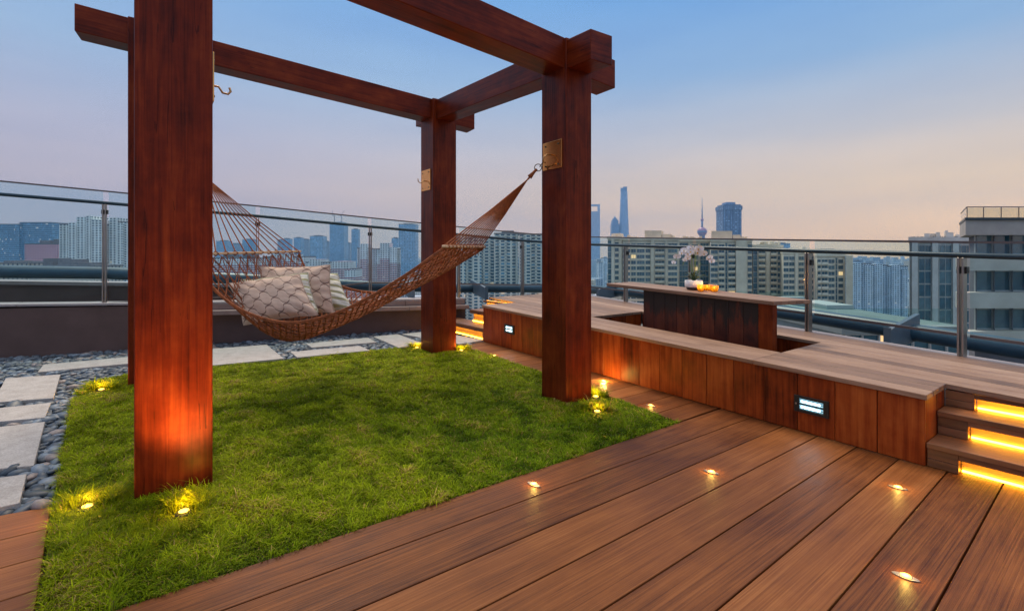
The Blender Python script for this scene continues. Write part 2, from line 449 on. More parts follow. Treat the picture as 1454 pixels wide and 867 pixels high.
# left of the lawn, under the pebbles' edge
lj = [((0, 731), (75, 717)), ((0, 766), (70, 749)), ((0, 806), (58, 790)), ((0, 853), (47, 838))]
LJ = []
for a, b in lj:
    a, b = G(*a), G(*b); k = (b.y-a.y)/(b.x-a.x); LJ.append((a.y-k*a.x, k))
LJ.append((jy(1, 0)+0.005, JL[1][1]))
def lx(y): return interp(y, [(2.1, -0.275), (2.28, -0.29), (3.05, -0.345), (3.3, -0.36)])
for i in range(len(LJ)-1):
    f0 = lambda x: LJ[i][0]+LJ[i][1]*x-GAP
    f1 = lambda x: LJ[i+1][0]+LJ[i+1][1]*x+GAP
    xa = -3.0; xt = lx(f0(-.35))-.004; xbm = lx(f1(-.3))-.004
    deck.hexa([(xa, f1(xa), -0.03), (xbm, f1(xbm), -0.03), (xt, f0(xt), -0.03), (xa, f0(xa), -0.03), (xa, f1(xa), 0), (xbm, f1(xbm), 0), (xt, f0(xt), 0), (xa, f0(xa), 0)], (1, 0, 0))
# short boards between lawn and bench
lr = [(p.y, p.x) for p in sorted((lawn[k] for k in (10, 11, 12, 13, 14)), key=lambda q: q.y)]
def lawn_r(y): return interp(y, lr)
ys = [2.085]
while ys[-1] < 5.60: ys.append(min(5.62, ys[-1]+0.205+0.01*math.sin(len(ys))))
for y0, y1 in zip(ys[:-1], ys[1:]):
    k = 0.02
    q = []
    for (y, off) in ((y0+GAP, 0), (y1-GAP, 0)):
        q.append((lawn_r(y)+0.006, y)); q.append((bench_x(y)+0.04, y))
    (a, b, c, d) = q[0], q[1], q[3], q[2]
    deck.hexa([(*a, -0.03), (*b, -0.03), (*c, -0.03), (*d, -0.03), (*a, 0), (*b, 0), (*c, 0), (*d, 0)], (1, 0, 0))
o = deck.build('deck', MT['deck'], bevel=0.002, seg=1); tag(o, kind='structure')

# ------------------------------------------------------------------ grass
def value_noise(x, y, s, seed):
    r = np.random.default_rng(seed); T = r.random((64, 64))
    u, v = x*s, y*s; i, j = np.floor(u).astype(int), np.floor(v).astype(int)
    fu, fv = u-i, v-j; fu = fu*fu*(3-2*fu); fv = fv*fv*(3-2*fv)
    g = lambda a, b: T[a % 64, b % 64]
    return (g(i, j)*(1-fu)+g(i+1, j)*fu)*(1-fv)+(g(i, j+1)*(1-fu)+g(i+1, j+1)*fu)*fv

UPL = [tuple(G(*p)[:2]) for p in ((124, 719), (261, 726), (144, 553), (848, 584), (846, 563), (655, 497.5), (592, 493.5))]
def make_grass(n, poly):
    poly = [(p.x, p.y) for p in poly]
    xs = [p[0] for p in poly]; ysl = [p[1] for p in poly]
    pts = np.empty((0, 2))
    while len(pts) < n:
        c = np.column_stack([rng.uniform(min(xs), max(xs), n), rng.uniform(min(ysl), max(ysl), n)])
        c = c[in_poly(c, poly)]
        d = c[:, 0]*FX+c[:, 1]*FY
        keep = rng.random(len(c)) < np.clip((2.6/np.maximum(d, 1.4))**1.2, 0.2, 1)
        # bare ground where posts stand
        pts = np.vstack([pts, c[keep]])
    pts = pts[:n]; n = len(pts)
    d = pts[:, 0]*FX+pts[:, 1]*FY
    big = value_noise(pts[:, 0]+9, pts[:, 1]+9, 1.3, 1); med = value_noise(pts[:, 0]+9, pts[:, 1]+9, 6.0, 2); sm = value_noise(pts[:, 0]+9, pts[:, 1]+9, 22.0, 3)
    h = 0.0165*(0.35+0.4*big+0.7*med+0.8*sm)*(0.6+0.8*rng.random(n))
    for ux, uy in UPL:                       # unmown tufts round the lamps
        q = np.hypot(pts[:, 0]-ux, pts[:, 1]-uy)
        nearer = (pts[:, 0]-ux)*FX+(pts[:, 1]-uy)*FY < -.01
        h = np.where((q < .11) & (q > .036) & ~nearer, .020+h*(1.0+1.3*rng.random(n)), h); h = np.where((q <= .036) | ((q < .075) & nearer), h*0.3, h)
    lean = 0.6+1.6*rng.random(n)
    az = rng.normal(0, 1.1, n)+ med*9+sm*5
    wd = 0.0013*(1+0.35*np.maximum(d-2.2, 0))*(0.7+0.6*rng.random(n))
    dx, dy = np.cos(az), np.sin(az); px, py = -dy, dx
    z0 = np.full(n, -0.012)
    B = np.column_stack([pts, z0])
    def at(out, up): return B+np.column_stack([dx*out*h, dy*out*h, up*h])
    W = np.column_stack([px*wd, py*wd, np.zeros(n)])
    c1 = at(0.25*lean, 0.75); tip = at(1.0*lean, 1.0)
    tip[:, 2] += h*rng.uniform(-0.35, 0.25, n)
    mid = at(0.60*lean, 1.05)
    V = np.stack([B-W, B+W, c1+W, c1-W, mid+W*0.7, mid-W*0.7, tip], axis=1).reshape(-1, 3)
    base = np.arange(n)*7
    q1 = np.stack([base, base+1, base+2, base+3], 1); q2 = np.stack([base+3, base+2, base+4, base+5], 1); t = np.stack([base+5, base+4, base+6], 1)
    loops = np.concatenate([q1.ravel(), q2.ravel(), t.ravel()])
    tot = np.concatenate([np.full(2*n, 4), np.full(n, 3)]); st = np.concatenate([[0], np.cumsum(tot)[:-1]])
    # living green, straw and dry patches
    g1 = np.array([0.122, 0.222, 0.005]); g2 = np.array([0.44, 0.49, 0.006]); g3 = np.array([0.42, 0.29, 0.09])
    far = np.clip((pts[:, 1]-2.6)/3.0, 0, 1)      # blades turn paler and yellower towards the far half of the lawn
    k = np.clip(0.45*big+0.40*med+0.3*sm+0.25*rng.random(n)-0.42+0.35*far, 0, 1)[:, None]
    C = g1*(1-k)+g2*k
    dry = (rng.random(n) < 0.05+0.5*np.clip(sm*med*2.2-0.75, 0, 1))[:, None]
    C = np.where(dry, g3*(0.6+0.6*rng.random(n))[:, None], C)
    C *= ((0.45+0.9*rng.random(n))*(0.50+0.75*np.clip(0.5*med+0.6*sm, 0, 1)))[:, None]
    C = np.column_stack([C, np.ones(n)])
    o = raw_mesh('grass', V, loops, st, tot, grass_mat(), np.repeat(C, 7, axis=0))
    return o
def grass_mat():
    m, nt, b = mat('grass_blade'); out = nt.nodes['Material Output']
    at = N(nt, 'ShaderNodeAttribute'); at.attribute_name = 'col'
    L(nt, at.outputs['Color'], b.inputs['Base Color']); b.inputs['Roughness'].default_value = 0.6; b.inputs['Specular IOR Level'].default_value = 0.06
    tl = N(nt, 'ShaderNodeBsdfTranslucent'); L(nt, at.outputs['Color'], tl.inputs[0])
    mx = N(nt, 'ShaderNodeMixShader'); mx.inputs[0].default_value = 0.35
    L(nt, b.outputs[0], mx.inputs[1]); L(nt, tl.outputs[0], mx.inputs[2]); L(nt, mx.outputs[0], out.inputs[0])
    return m
o = make_grass(300000, lawn); tag(o, 'short lively green lawn with straw patches between deck and pebbles', 'grass', kind='stuff')

# ------------------------------------------------------------------ pebbles and pavers
pav = [
 ([(-14, 679), (38, 672), (28, 713), (-14, 722)], 'pale granite paver nearest the camera, cut by the left picture edge'),
 ([(-14, 607), (64, 598), (48, 660), (-14, 666)], 'large pale granite paver second from the camera beside the lawn'),
 ([(-14, 580), (72.6, 571), (64, 592), (-14, 599)], 'narrow pale granite paver between two large ones at the left'),
 ([(8, 536.5), (86, 531), (76, 564.5), (-10, 571)], 'square pale granite paver at the far end of the left path'),
 ([(62, 517), (215, 503.5), (215, 512.5), (53, 528)], 'long narrow paver along the brown wall, left of the big post'),
 ([(262, 498), (379, 489), (403, 508.5), (262, 522)], 'wide pale paver under the hammock next to the big post'),
 ([(434, 487.5), (523, 479), (535, 485.5), (443, 493)], 'slim pale paver nearest the brown wall below the hammock'),
 ([(412, 499), (511, 490.6), (525, 497), (422, 507)], 'slim pale paver touching the lawn below the hammock'),
 ([(530, 477.5), (565, 474), (603, 488), (566, 493)], 'pale paver left of the far right post, cut short by grass'),
 ([(570, 474), (612, 469), (688, 482.5), (652, 488)], 'pale paver behind the far right post, before the glowing steps'),
]
paver_polys = []
for i, (q, lab) in enumerate(pav):
    pts = [G(*p, 0.02) for p in q]
    paver_polys.append([(p.x, p.y) for p in pts])
    mb = MB(); top = [Vector((p.x, p.y, 0.02)) for p in pts]; bot = [Vector((p.x, p.y, -0.05)) for p in pts]
    a = [3, 2, 1, 0]
    mb.hexa([bot[k] for k in a]+[top[k] for k in a])
    o = mb.build('paving_slab', MT['paver'], bevel=0.004); tag(o, lab, 'paver', 'pale granite pavers set in the pebble bed')

peb_poly = [(-0.36, 3.22), (-3.2, 3.30), (-3.2, 8.6), (3.75, 7.12), (3.70, 5.62), (3.28, 5.62)] + [(p.x, p.y) for p in reversed(lawn[0:11])]
def ico():
    bm = bmesh.new(); bmesh.ops.create_icosphere(bm, subdivisions=2, radius=1)
    v = np.array([x.co[:] for x in bm.verts]); f = np.array([[x.index for x in q.verts] for q in bm.faces]); bm.free(); return v, f
def make_pebbles():
    iv, jf = ico()
    sp = 0.058
    gx, gy = np.meshgrid(np.arange(-2.6, 3.8, sp), np.arange(3.1, 8.7, sp*0.8))
    P1 = np.column_stack([gx.ravel(), gy.ravel()]); P1 += rng.uniform(-0.45, 0.45, P1.shape)*sp
    c = []
    for layer, (z, s) in enumerate(((-0.045, 1.0), (-0.018, 1.0))):
        p = P1+layer*sp*0.5+rng.uniform(-.3, .3, P1.shape)*sp
        ok = in_poly(p, peb_poly)
        for q in paver_polys:
            cx, cy = np.mean([a for a, _ in q]), np.mean([b for _, b in q])
            ok &= ~in_poly(p, [(cx+(a-cx)*0.97, cy+(b-cy)*0.94) for a, b in q])
        # only what the terrace walls leave in sight
        d = p[:, 0]*FX+p[:, 1]*FY; lat = p[:, 0]*RX+p[:, 1]*RY
        ok &= (lat/d > -1.35)
        p = p[ok]; c.append(np.column_stack([p, z+rng.uniform(-0.008, 0.010, len(p))]))
    c = np.vstack(c); n = len(c)
    sz = np.clip(rng.lognormal(0, 0.27, n), 0.6, 1.7)[:, None]*np.column_stack([rng.uniform(0.036, 0.048, n), rng.uniform(0.024, 0.033, n), rng.uniform(0.013, 0.020, n)])
    az = rng.uniform(0, np.pi, n); tl = rng.normal(0, 0.22, n); t2 = rng.normal(0, 0.22, n)
    V = iv[None]*sz[:, None, :]
    # slight irregularity
    V = V*(1+0.10*np.sin(iv[None, :, 0]*3+rng.uniform(0, 6, n)[:, None])[:, :, None])
    ca, sa = np.cos(az), np.sin(az)
    x, y, z = V[:, :, 0], V[:, :, 1], V[:, :, 2]
    z, x = z+x*tl[:, None], x-z*tl[:, None]
    z, y = z+y*t2[:, None], y-z*t2[:, None]
    X = x*ca[:, None]-y*sa[:, None]; Y = x*sa[:, None]+y*ca[:, None]
    V = np.stack([X, Y, z], 2)+c[:, None, :]
    m = len(iv)
    F = jf[None]+(np.arange(n)*m)[:, None, None]
    loops = F.reshape(-1); nf = n*len(jf)
    k = rng.random(n)**1.7
    C = np.array([0.028, 0.040, 0.056])*(1-k[:, None])+np.array([0.17, 0.215, 0.27])*k[:, None]
    warm = rng.random(n) < 0.06
    C[warm] = np.array([0.24, 0.20, 0.19])
    C = np.column_stack([C, np.ones(n)])
    return raw_mesh('pebbles', V.reshape(-1, 3), loops, np.arange(nf)*3, np.full(nf, 3), MT['pebble'], np.repeat(C, m, 0))
o = make_pebbles(); tag(o, 'smooth blue grey river pebbles bedding the pavers', 'pebbles', kind='stuff')

# ------------------------------------------------------------------ pergola
S = 0.31
posts = {  # near-left corner, top height of the beams
 'A': (Vector((-0.04, 3.02, 0)), 3.20), 'B': (Vector((-0.12, 5.69, 0)), 3.385), 'C': (Vector((2.81, 5.325, 0)), 3.11), 'D': (Vector((2.705, 2.87, 0)), 2.945)}
sizes = {'A': (0.325, 0.30), 'B': (0.31, 0.31), 'C': (0.325, 0.33), 'D': (0.262, 0.30)}
skew = {'A': -0.055, 'B': 0.0, 'C': 0.0, 'D': -0.03}
pg = thing('pergola', (1.4, 4.2, 0), 'dark red timber pergola of four square posts standing on the lawn', 'pergola')
ctr = {}
for k, (c, zt) in posts.items():
    w, dp = sizes[k]; sk = skew[k]
    mb = MB(); z1 = zt+0.004
    q = [Vector((c.x, c.y, -0.06)), Vector((c.x+w, c.y+sk, -0.06)), Vector((c.x+w, c.y+dp+sk, -0.06)), Vector((c.x, c.y+dp, -0.06))]
    mb.hexa(q+[Vector((p.x, p.y, z1)) for p in q], (0, 0, 1), tint={'A': .5, 'B': .35, 'C': .55, 'D': .45}[k])
    mb.build('post', MT['pergola'], pg, bevel=0.006)
    ctr[k] = (Vector((c.x+w/2, c.y+dp/2+sk/2, zt)), w, dp)
BH, BW = 0.245, 0.235
def beam(a, b, oa, ob, tint, dz=0.0, wd=BW, h=BH):
    A, B = ctr[a][0], ctr[b][0]; d = (B-A)/Vector((B.x-A.x, B.y-A.y)).length
    p0, p1 = A-d*oa, B+d*ob
    mb = MB(); off = Vector((0, 0, -h/2+dz))
    mb.bar(p0+off, p1+off, wd, h, tint=tint)
    mb.build('beam', MT['pergola'], pg, bevel=0.006)
beam('A', 'D', 0.55, 0.46, 0.45)
beam('B', 'C', 0.52, 0.45, 0.55)
beam('C', 'D', 0.46, 0.42, 0.35, dz=-0.003, h=BH-0.012, wd=0.228)
beam('A', 'B', 0.50, 0.46, 0.4, dz=-0.003, h=BH-0.012, wd=0.228)

def plate(corners, normal, label_hook, hookpts, th=0.008):
    """square fixing plate on a post face, with bolts and a hook"""
    nrm = Vector(normal).normalized(); c = [Vector(p) for p in corners]
    mb = MB()
    front = [p+nrm*th for p in c]
    mb.hexa([c[0], c[1], front[1], front[0], c[3], c[2], front[2], front[3]])
    pl = mb.build('mounting_plate', MT['bronze'], pg, bevel=0.002)
    for u, v in ((.16, .14), (.84, .14), (.84, .86), (.16, .86)):
        m2 = MB(); p = (c[0]*(1-u)+c[1]*u)*(1-v)+(c[3]*(1-u)+c[2]*u)*v+nrm*th
        m2.tube([p-nrm*0.001, p+nrm*0.006], 0.007, 8)
        b = m2.build('bolt', MT['iron'], None); b.parent = pl
    if hookpts:
        m3 = MB(); m3.tube(hookpts, 0.006, 8)
        h = m3.build('hook', MT['hook']); h.parent = pl
    return pl
def fix_parent(): pass
# plates: on the faces that look along -X (posts C and D), +X (posts A and B)
def plate_x(xface, y0, y1, z0, z1, sgn, hook=None):
    if sgn < 0: cs = [(xface, y1, z0), (xface, y0, z0), (xface, y0, z1), (xface, y1, z1)]
    else: cs = [(xface, y0, z0), (xface, y1, z0), (xface, y1, z1), (xface, y0, z1)]
    return plate(cs, (sgn, 0, 0), '', hook)
xD = posts['D'][0].x; yD = posts['D'][0].y
plate_x(xD-0.002, yD+0.04, yD+0.275, 1.91, 2.14, -1, [(xD-.005, yD+.17, 2.03), (xD-.05, yD+.17, 2.03), (xD-.09, yD+.175, 2.00), (xD-.085, yD+.18, 1.965), (xD-.06, yD+.18, 1.96)])
xC = posts['C'][0].x; yC = posts['C'][0].y
plate_x(xC-0.002, yC+0.06, yC+0.30, 2.00, 2.26, -1, [(xC-.005, yC+.18, 2.12), (xC-.04, yC+.18, 2.12), (xC-.075, yC+.19, 2.09), (xC-.10, yC+.2, 2.11), (xC-.105, yC+.2, 2.145)])
xA = posts['A'][0].x+sizes['A'][0]; yA = posts['A'][0].y
plate_x(xA+0.002, yA-0.02, yA+0.20, 2.01, 2.27, 1, [(xA+.005, yA+.08, 2.12), (xA+.04, yA+.08, 2.12), (xA+.06, yA+.08, 2.09), (xA+.085, yA+.08, 2.088), (xA+.098, yA+.08, 2.105), (xA+.092, yA+.08, 2.125)])
xB = posts['B'][0].x+sizes['B'][0]; yB = posts['B'][0].y
plate_x(xB+0.002, yB+0.04, yB+0.27, 1.95, 2.2, 1, [(xB+.005, yB+.15, 2.08), (xB+.06, yB+.14, 2.08), (xB+.09, yB+.12, 2.05), (xB+.085, yB+.11, 2.02)])

# ------------------------------------------------------------------ hammock
H0 = Vector((0.33, 5.55)); H1 = Vector((2.66, 3.04))
DIA = H1-H0; AX = DIA.normalized(); PERP = Vector((-AX.y, AX.x))   # towards the rail side
def hz_near(t): return smooth_interp(t, [(.2, 1.20), (.25, .93), (.32, .755), (.42, .675), (.52, .737), (.6, .856), (.70, 1.05), (.80, 1.262)])
def hz_far(t): return smooth_interp(t, [(.2, 1.235), (.25, 1.0), (.34, .91), (.43, .84), (.53, .835), (.6, .89), (.70, 1.06), (.80, 1.275)])
def hbelly(t): return smooth_interp(t, [(.2, .0), (.25, .22), (.31, .37), (.36, .34), (.43, .22), (.52, .12), (.6, .06), (.70, .05), (.80, .0)])
def hw(t): return smooth_interp(t, [(.2, .70), (.26, .63), (.34, .585), (.45, .55), (.6, .52), (.7, .53), (.80, .60)])
def HS(t, v):
    c = H0+DIA*t; p = c+PERP*(v*hw(t))
    z = lerp(hz_near(t), hz_far(t), (v+1)/2) - hbelly(t)*max(0, 1-v*v)
    return Vector((p.x, p.y, z))
T0, T1 = .203, .798
hm = thing('hammock', HS(.42, 0), 'brown rope hammock with wooden spreader bars slung between two pergola posts', 'hammock')
net = MB()
NF = 13; K = 2.8
for fam in (1, -1):
    for i in range(NF*2):
        ph = i/NF                      # phase
        pts = []
        for j in range(73):
            u = j/72
            x = (ph + fam*u*K) % 2.0
            v = x if x <= 1 else 2-x
            v = min(1, max(0, v+.010*math.sin(u*31+i*2.1+fam)+.007*math.sin(u*67+i*5.3)))
            pts.append(HS(lerp(T0, T1, u), -1+2*v)+Vector((0, 0, 0.002*fam+.006*math.sin(u*43+i*1.7))))
        net.tube(pts, 0.0036, 5, tint=random.random(), caps=False)
for v in (-1, 1):
    for q in (0, .012):
        net.tube([HS(lerp(T0, T1, j/60), v)+Vector((0, 0, -q)) for j in range(61)], 0.0075, 6, caps=False)
# lengthwise cords that carry the weave
for i in range(1, 8):
    v = -1+2*i/8+random.uniform(-.03, .03)
    net.tube([HS(lerp(T0, T1, j/50), v+0.022*math.sin(j*1.3+i*2))+Vector((0, 0, random.uniform(-.004, .004))) for j in range(51)], 0.0032, 4, caps=False)
net.build('net', MT['rope'], hm)
def spreader(t, ringpt, zn, zf, sgn, hw_=0.72):
    c = H0+DIA*t; wv = PERP*hw_
    a = Vector((c.x-wv.x, c.y-wv.y, zn)); b = Vector((c.x+wv.x, c.y+wv.y, zf))
    mb = MB(); mb.bar(a, b, 0.042, 0.020, plumb=False); mb.build('spreader_bar', MT['spreader'], hm, bevel=0.006)
    cl = MB(); r = Vector(ringpt); neck = r+(((a+b)/2)-r)*0.12
    n = 13
    for i in range(n):
        e = a.lerp(b, (i+.5)/n)
        e2 = e+Vector((AX.x, AX.y, 0))*sgn*0.06 + Vector((0, 0, -0.035))
        cl.tube([neck+Vector((0, 0, (i-n/2)*0.0012)), e.lerp(neck, .5)+Vector((0, 0, -0.004)), e+Vector((0, 0, .018))], 0.0054, 6, caps=False)
        # lashing round the bar, with a short knot tail
        cl.tube([e+Vector((0, 0, .02)), e+Vector((AX.x*.03, AX.y*.03, 0)), e+Vector((0, 0, -.02)), e+Vector((-AX.x*.03, -AX.y*.03, 0)), e+Vector((0, 0, .02))], 0.0055, 5, caps=False)
        if i % 3 != 1:
            q = e+Vector((AX.x, AX.y, 0))*sgn*.04
            cl.tube([e+Vector((0, 0, .015)), q+Vector((random.uniform(-.02, .02), 0, -.03)), q+Vector((random.uniform(-.03, .03), random.uniform(-.02, .02), -.085))], 0.004, 5)
    cl.tube([neck, r.lerp(neck, .55), r.lerp(neck, .15)], [0.022, 0.013, 0.011], 8)
    cl.build('clew', MT['rope'], hm)
    rg = MB(); ax = (r-neck).normalized(); up = Vector((0, 0, 1)); cc = r-ax*0.0
    pl = ax; q = Vector((-AX.y*0, 0, 0))+ax.cross(Vector((AX.x, AX.y, 0)).cross(up)).normalized()
    rg.tube([cc+pl*0.03*math.cos(k*math.pi/8)+q*0.03*math.sin(k*math.pi/8) for k in range(16)], 0.004, 6, closed=True)
    rg.build('ring', MT['iron'], hm)
ringP = P(764, 238, 4.10)
spreader(.799, ringP, 1.262, 1.28, -1, .62)
ringB = Vector((0.42, 5.52, 2.03))
spreader(.202, ringB, 1.205, 1.24, 1)
for k_ in (0, 1):
  mb = MB()
  if k_ == 0: mb.tube([ringP+Vector((.02, 0, .01)), Vector((xD-.085, yD+.18, 1.965))], 0.005, 6)
  else: mb.tube([ringB+Vector((-.02, .01, .01)), Vector((xB+.085, yB+.11, 2.02))], .005, 6)
  mb.build('hanging_link', MT['iron'], hm)

# ------------------------------------------------------------------ cushions
def quilt_mat():
    m, nt, b = mat('quilted_cotton')
    uv = N(nt, 'ShaderNodeUVMap'); sp = N(nt, 'ShaderNodeSeparateXYZ'); L(nt, uv.outputs[0], sp.inputs[0])
    u = M2(nt, 'MULTIPLY', sp.outputs[0], 4.0); v = M2(nt, 'MULTIPLY', sp.outputs[1], 6.0)
    r = M2(nt, 'ROUND', v)
    sg = M2(nt, 'SUBTRACT', 1.0, M2(nt, 'MULTIPLY', M2(nt, 'PINGPONG', r, 1.0), 2.0))
    sn = M2(nt, 'SINE', M2(nt, 'MULTIPLY', u, 2*math.pi))
    sn = M2(nt, 'MULTIPLY', M2(nt, 'SIGN', sn), M2(nt, 'POWER', M2(nt, 'ABSOLUTE', sn), 0.5))
    wv = M2(nt, 'MULTIPLY', M2(nt, 'MULTIPLY', sn, 0.44), sg)
    ds = M2(nt, 'ABSOLUTE', M2(nt, 'SUBTRACT', M2(nt, 'SUBTRACT', v, r), wv))
    line = M2(nt, 'LESS_THAN', ds, 0.062)
    no = N(nt, 'ShaderNodeTexNoise', Scale=9.0, Detail=4.0); L(nt, uv.outputs[0], no.inputs['Vector'])
    base = ramp(nt, no.outputs['Fac'], [(0.3, (0.60, 0.43, 0.33)), (0.7, (0.70, 0.53, 0.42))])
    L(nt, mixc(nt, line, base, (0.20, 0.125, 0.10)), b.inputs['Base Color'])
    b.inputs['Roughness'].default_value = 0.9; b.inputs['Specular IOR Level'].default_value = 0.15
    bp = N(nt, 'ShaderNodeBump', Strength=0.7, Distance=0.012)
    L(nt, M2(nt, 'MINIMUM', ds, 0.3), bp.inputs['Height']); L(nt, bp.outputs[0], b.inputs['Normal'])
    return m
def stripe_mat():
    m, nt, b = mat('striped_cotton')
    uv = N(nt, 'ShaderNodeUVMap'); sp = N(nt, 'ShaderNodeSeparateXYZ'); L(nt, uv.outputs[0], sp.inputs[0])
    f = M2(nt, 'FRACT', M2(nt, 'MULTIPLY', sp.outputs[1], 5.5))
    green = M2(nt, 'LESS_THAN', M2(nt, 'ABSOLUTE', M2(nt, 'SUBTRACT', f, 0.35)), 0.17)
    f2 = M2(nt, 'LESS_THAN', M2(nt, 'ABSOLUTE', M2(nt, 'SUBTRACT', f, 0.78)), 0.035)
    c = mixc(nt, green, (0.74, 0.72, 0.64), (0.40, 0.38, 0.22)); c = mixc(nt, f2, c, (0.45, 0.46, 0.33))
    L(nt, c, b.inputs['Base Color']); b.inputs['Roughness'].default_value = 0.9; b.inputs['Specular IOR Level'].default_value = 0.15
    no = N(nt, 'ShaderNodeTexNoise', Scale=7.0, Detail=4.0); L(nt, uv.outputs[0], no.inputs['Vector'])
    bp = N(nt, 'ShaderNodeBump', Strength=0.5, Distance=0.02); L(nt, no.outputs['Fac'], bp.inputs['Height']); L(nt, bp.outputs[0], b.inputs['Normal'])
    return m
QM, SM = quilt_mat(), stripe_mat()
def cushion(c, right, up, size, th, m, label, seed):
    c, right = Vector(c), Vector(right).normalized(); up = Vector(up); up = up.normalized(); nrm = right.cross(up).normalized()
    n = 26; r = random.Random(seed); ph = [r.uniform(0, 6) for _ in range(4)]
    mb = MB(); w, h = size
    def pt(i, j, side):
        x, y = -1+2*i/n, -1+2*j/n
        e = (1-abs(x)**2.6)*(1-abs(y)**2.6)
        t = th*max(e, 0)**0.5
        t *= 1+0.07*math.sin(5*x+ph[0])*math.sin(4*y+ph[1])
        # edges bow in a little, corners stay out
        xx = x*(1-0.07*(1-y*y)); yy = y*(1-0.07*(1-x*x))
        wr = 0.006*math.sin(14*math.atan2(y, x)+ph[2])*min(1, (x*x+y*y))
        return c+right*(xx*w/2)+up*(yy*h/2)+nrm*(side*(t/2+wr*0.3)+wr)
    for side in (1, -1):
        b = len(mb.v)
        for j in range(n+1):
            for i in range(n+1): mb.v.append(tuple(pt(i, j, side)))
        for j in range(n):
            for i in range(n):
                q = [b+j*(n+1)+i, b+j*(n+1)+i+1, b+(j+1)*(n+1)+i+1, b+(j+1)*(n+1)+i]
                uv = [(i/n, j/n), ((i+1)/n, j/n), ((i+1)/n, (j+1)/n), (i/n, (j+1)/n)]
                if side < 0: q.reverse(); uv.reverse()
                mb.f.append(tuple(q)); mb.uv += uv; mb.t += [.5]*4; mb.mi.append(0); mb.sm.append(True)
    # piped seam
    ring = [pt(i, 0, 0) for i in range(n)]+[pt(n, j, 0) for j in range(n)]+[pt(n-i, n, 0) for i in range(n)]+[pt(0, n-j, 0) for j in range(n)]
    o = mb.build('cushion', m); tag(o, label, 'cushion', 'cushions lying in the hammock')
    s = MB(); s.tube(ring, 0.005, 6, closed=True); q = s.build('piping', m); q.parent = o
    return o
vr = Vector((RX, RY, 0)); vf = Vector((FX, FY, 0)); Z = Vector((0, 0, 1))
cushion(P(387, 424, 4.25), vr+Z*0.13+vf*0.12, Z*0.74+vf*0.40-vr*0.52, (.61, .46), .19, QM, 'pink quilted cushion at the front of the hammock, lying nearest the camera', 1)
cushion(P(397, 420, 4.40), vr+Z*0.12+vf*0.15, Z*0.85+vf*0.40-vr*0.40, (.58, .42), .16, SM, 'green and white striped cushion tucked right behind the front quilted one', 2)
cushion(P(421, 411, 4.55), vr+Z*0.02+vf*0.15, Z*0.95+vf*0.3-vr*0.20, (.64, .47), .16, QM, 'pink quilted cushion standing at the back, between the two striped ones', 3)
cushion(P(446, 413, 4.70), vr-Z*0.05+vf*0.2, Z*0.85+vf*0.4-vr*0.52, (.58, .44), .16, SM, 'rearmost cushion, green and white striped, poking out on the right', 4)

# ------------------------------------------------------------------ raised platform
def rail_x(y): return 5.06 + (y-0.9)*(6.18-5.06)/(6.63-0.9)
def zp(y): return 0.412 + (y-0.8)*0.0195
NB = 11
def px_s(s, y): return bench_x(y)-0.02 + s*(rail_x(y)-bench_x(y)+0.02)
plat = thing('raised_platform', (4.4, 3, 0), 'raised weathered timber platform and bench with red plank front, right of the lawn', 'platform')
tb = MB()
def top_piece(k0, k1, ya, yb, thick=0.032):
    for k in range(k0, k1):
        g = 0.0045
        q = []
        for y in (ya, yb): q.append((px_s(k/NB, y)+g, y)); q.append((px_s((k+1)/NB, y)-g, y))
        a, b, d, c = q[0], q[1], q[2], q[3]
        za, zb = zp(ya), zp(yb)
        tb.hexa([(*a, za-thick), (*b, za-thick), (*c, zb-thick), (*d, zb-thick), (*a, za), (*b, za), (*c, zb), (*d, zb)], (0, 1, 0))
YA, YB = 1.80, 4.02
top_piece(0, 3, 0.79, YA-.002); top_piece(0, 3, YA+.002, YB); top_piece(0, 3, YB+.003, 5.665)
top_piece(3, 8, -1.2, YA); top_piece(8, NB, -1.2, 6.62)
top_piece(3, 8, YB, 6.5)
tb.build('top_boards', MT['platform'], plat, bevel=0.003, seg=1)
# plank front
fa = MB(); y = 0.80; n = 21; st = (5.655-0.80)/n
for i in range(n):
    y0, y1 = 0.80+i*st+.0015, 0.80+(i+1)*st-.0015
    x0, x1 = bench_x(y0), bench_x(y1); j = random.uniform(-.001, .001)
    fa.hexa([(x0+j, y0, .003), (x0+.03, y0, .003), (x1+.03, y1, .003), (x1+j, y1, .003), (x0+j, y0, zp(y0)-.034), (x0+.03, y0, zp(y0)-.034), (x1+.03, y1, zp(y1)-.034), (x1+j, y1, zp(y1)-.034)], (0, 0, 1))
# end panels
for yy, x0, x1, s in ((0.80, 3.57, 3.965, 1), (5.655, 3.79, 4.3, -1)):
    n2 = 2
    for i in range(n2):
        a, b = lerp(x0, x1, i/n2)+.0015, lerp(x0, x1, (i+1)/n2)-.0015
        lo, hi = (yy+.001, yy+.03) if s > 0 else (yy-.03, yy-.001)
        fa.box((a, lo, .003), (b, hi, zp(yy)-.034), (0, 0, 1))
fa.build('plank_front', MT['fascia'], plat, bevel=0.003, seg=1)
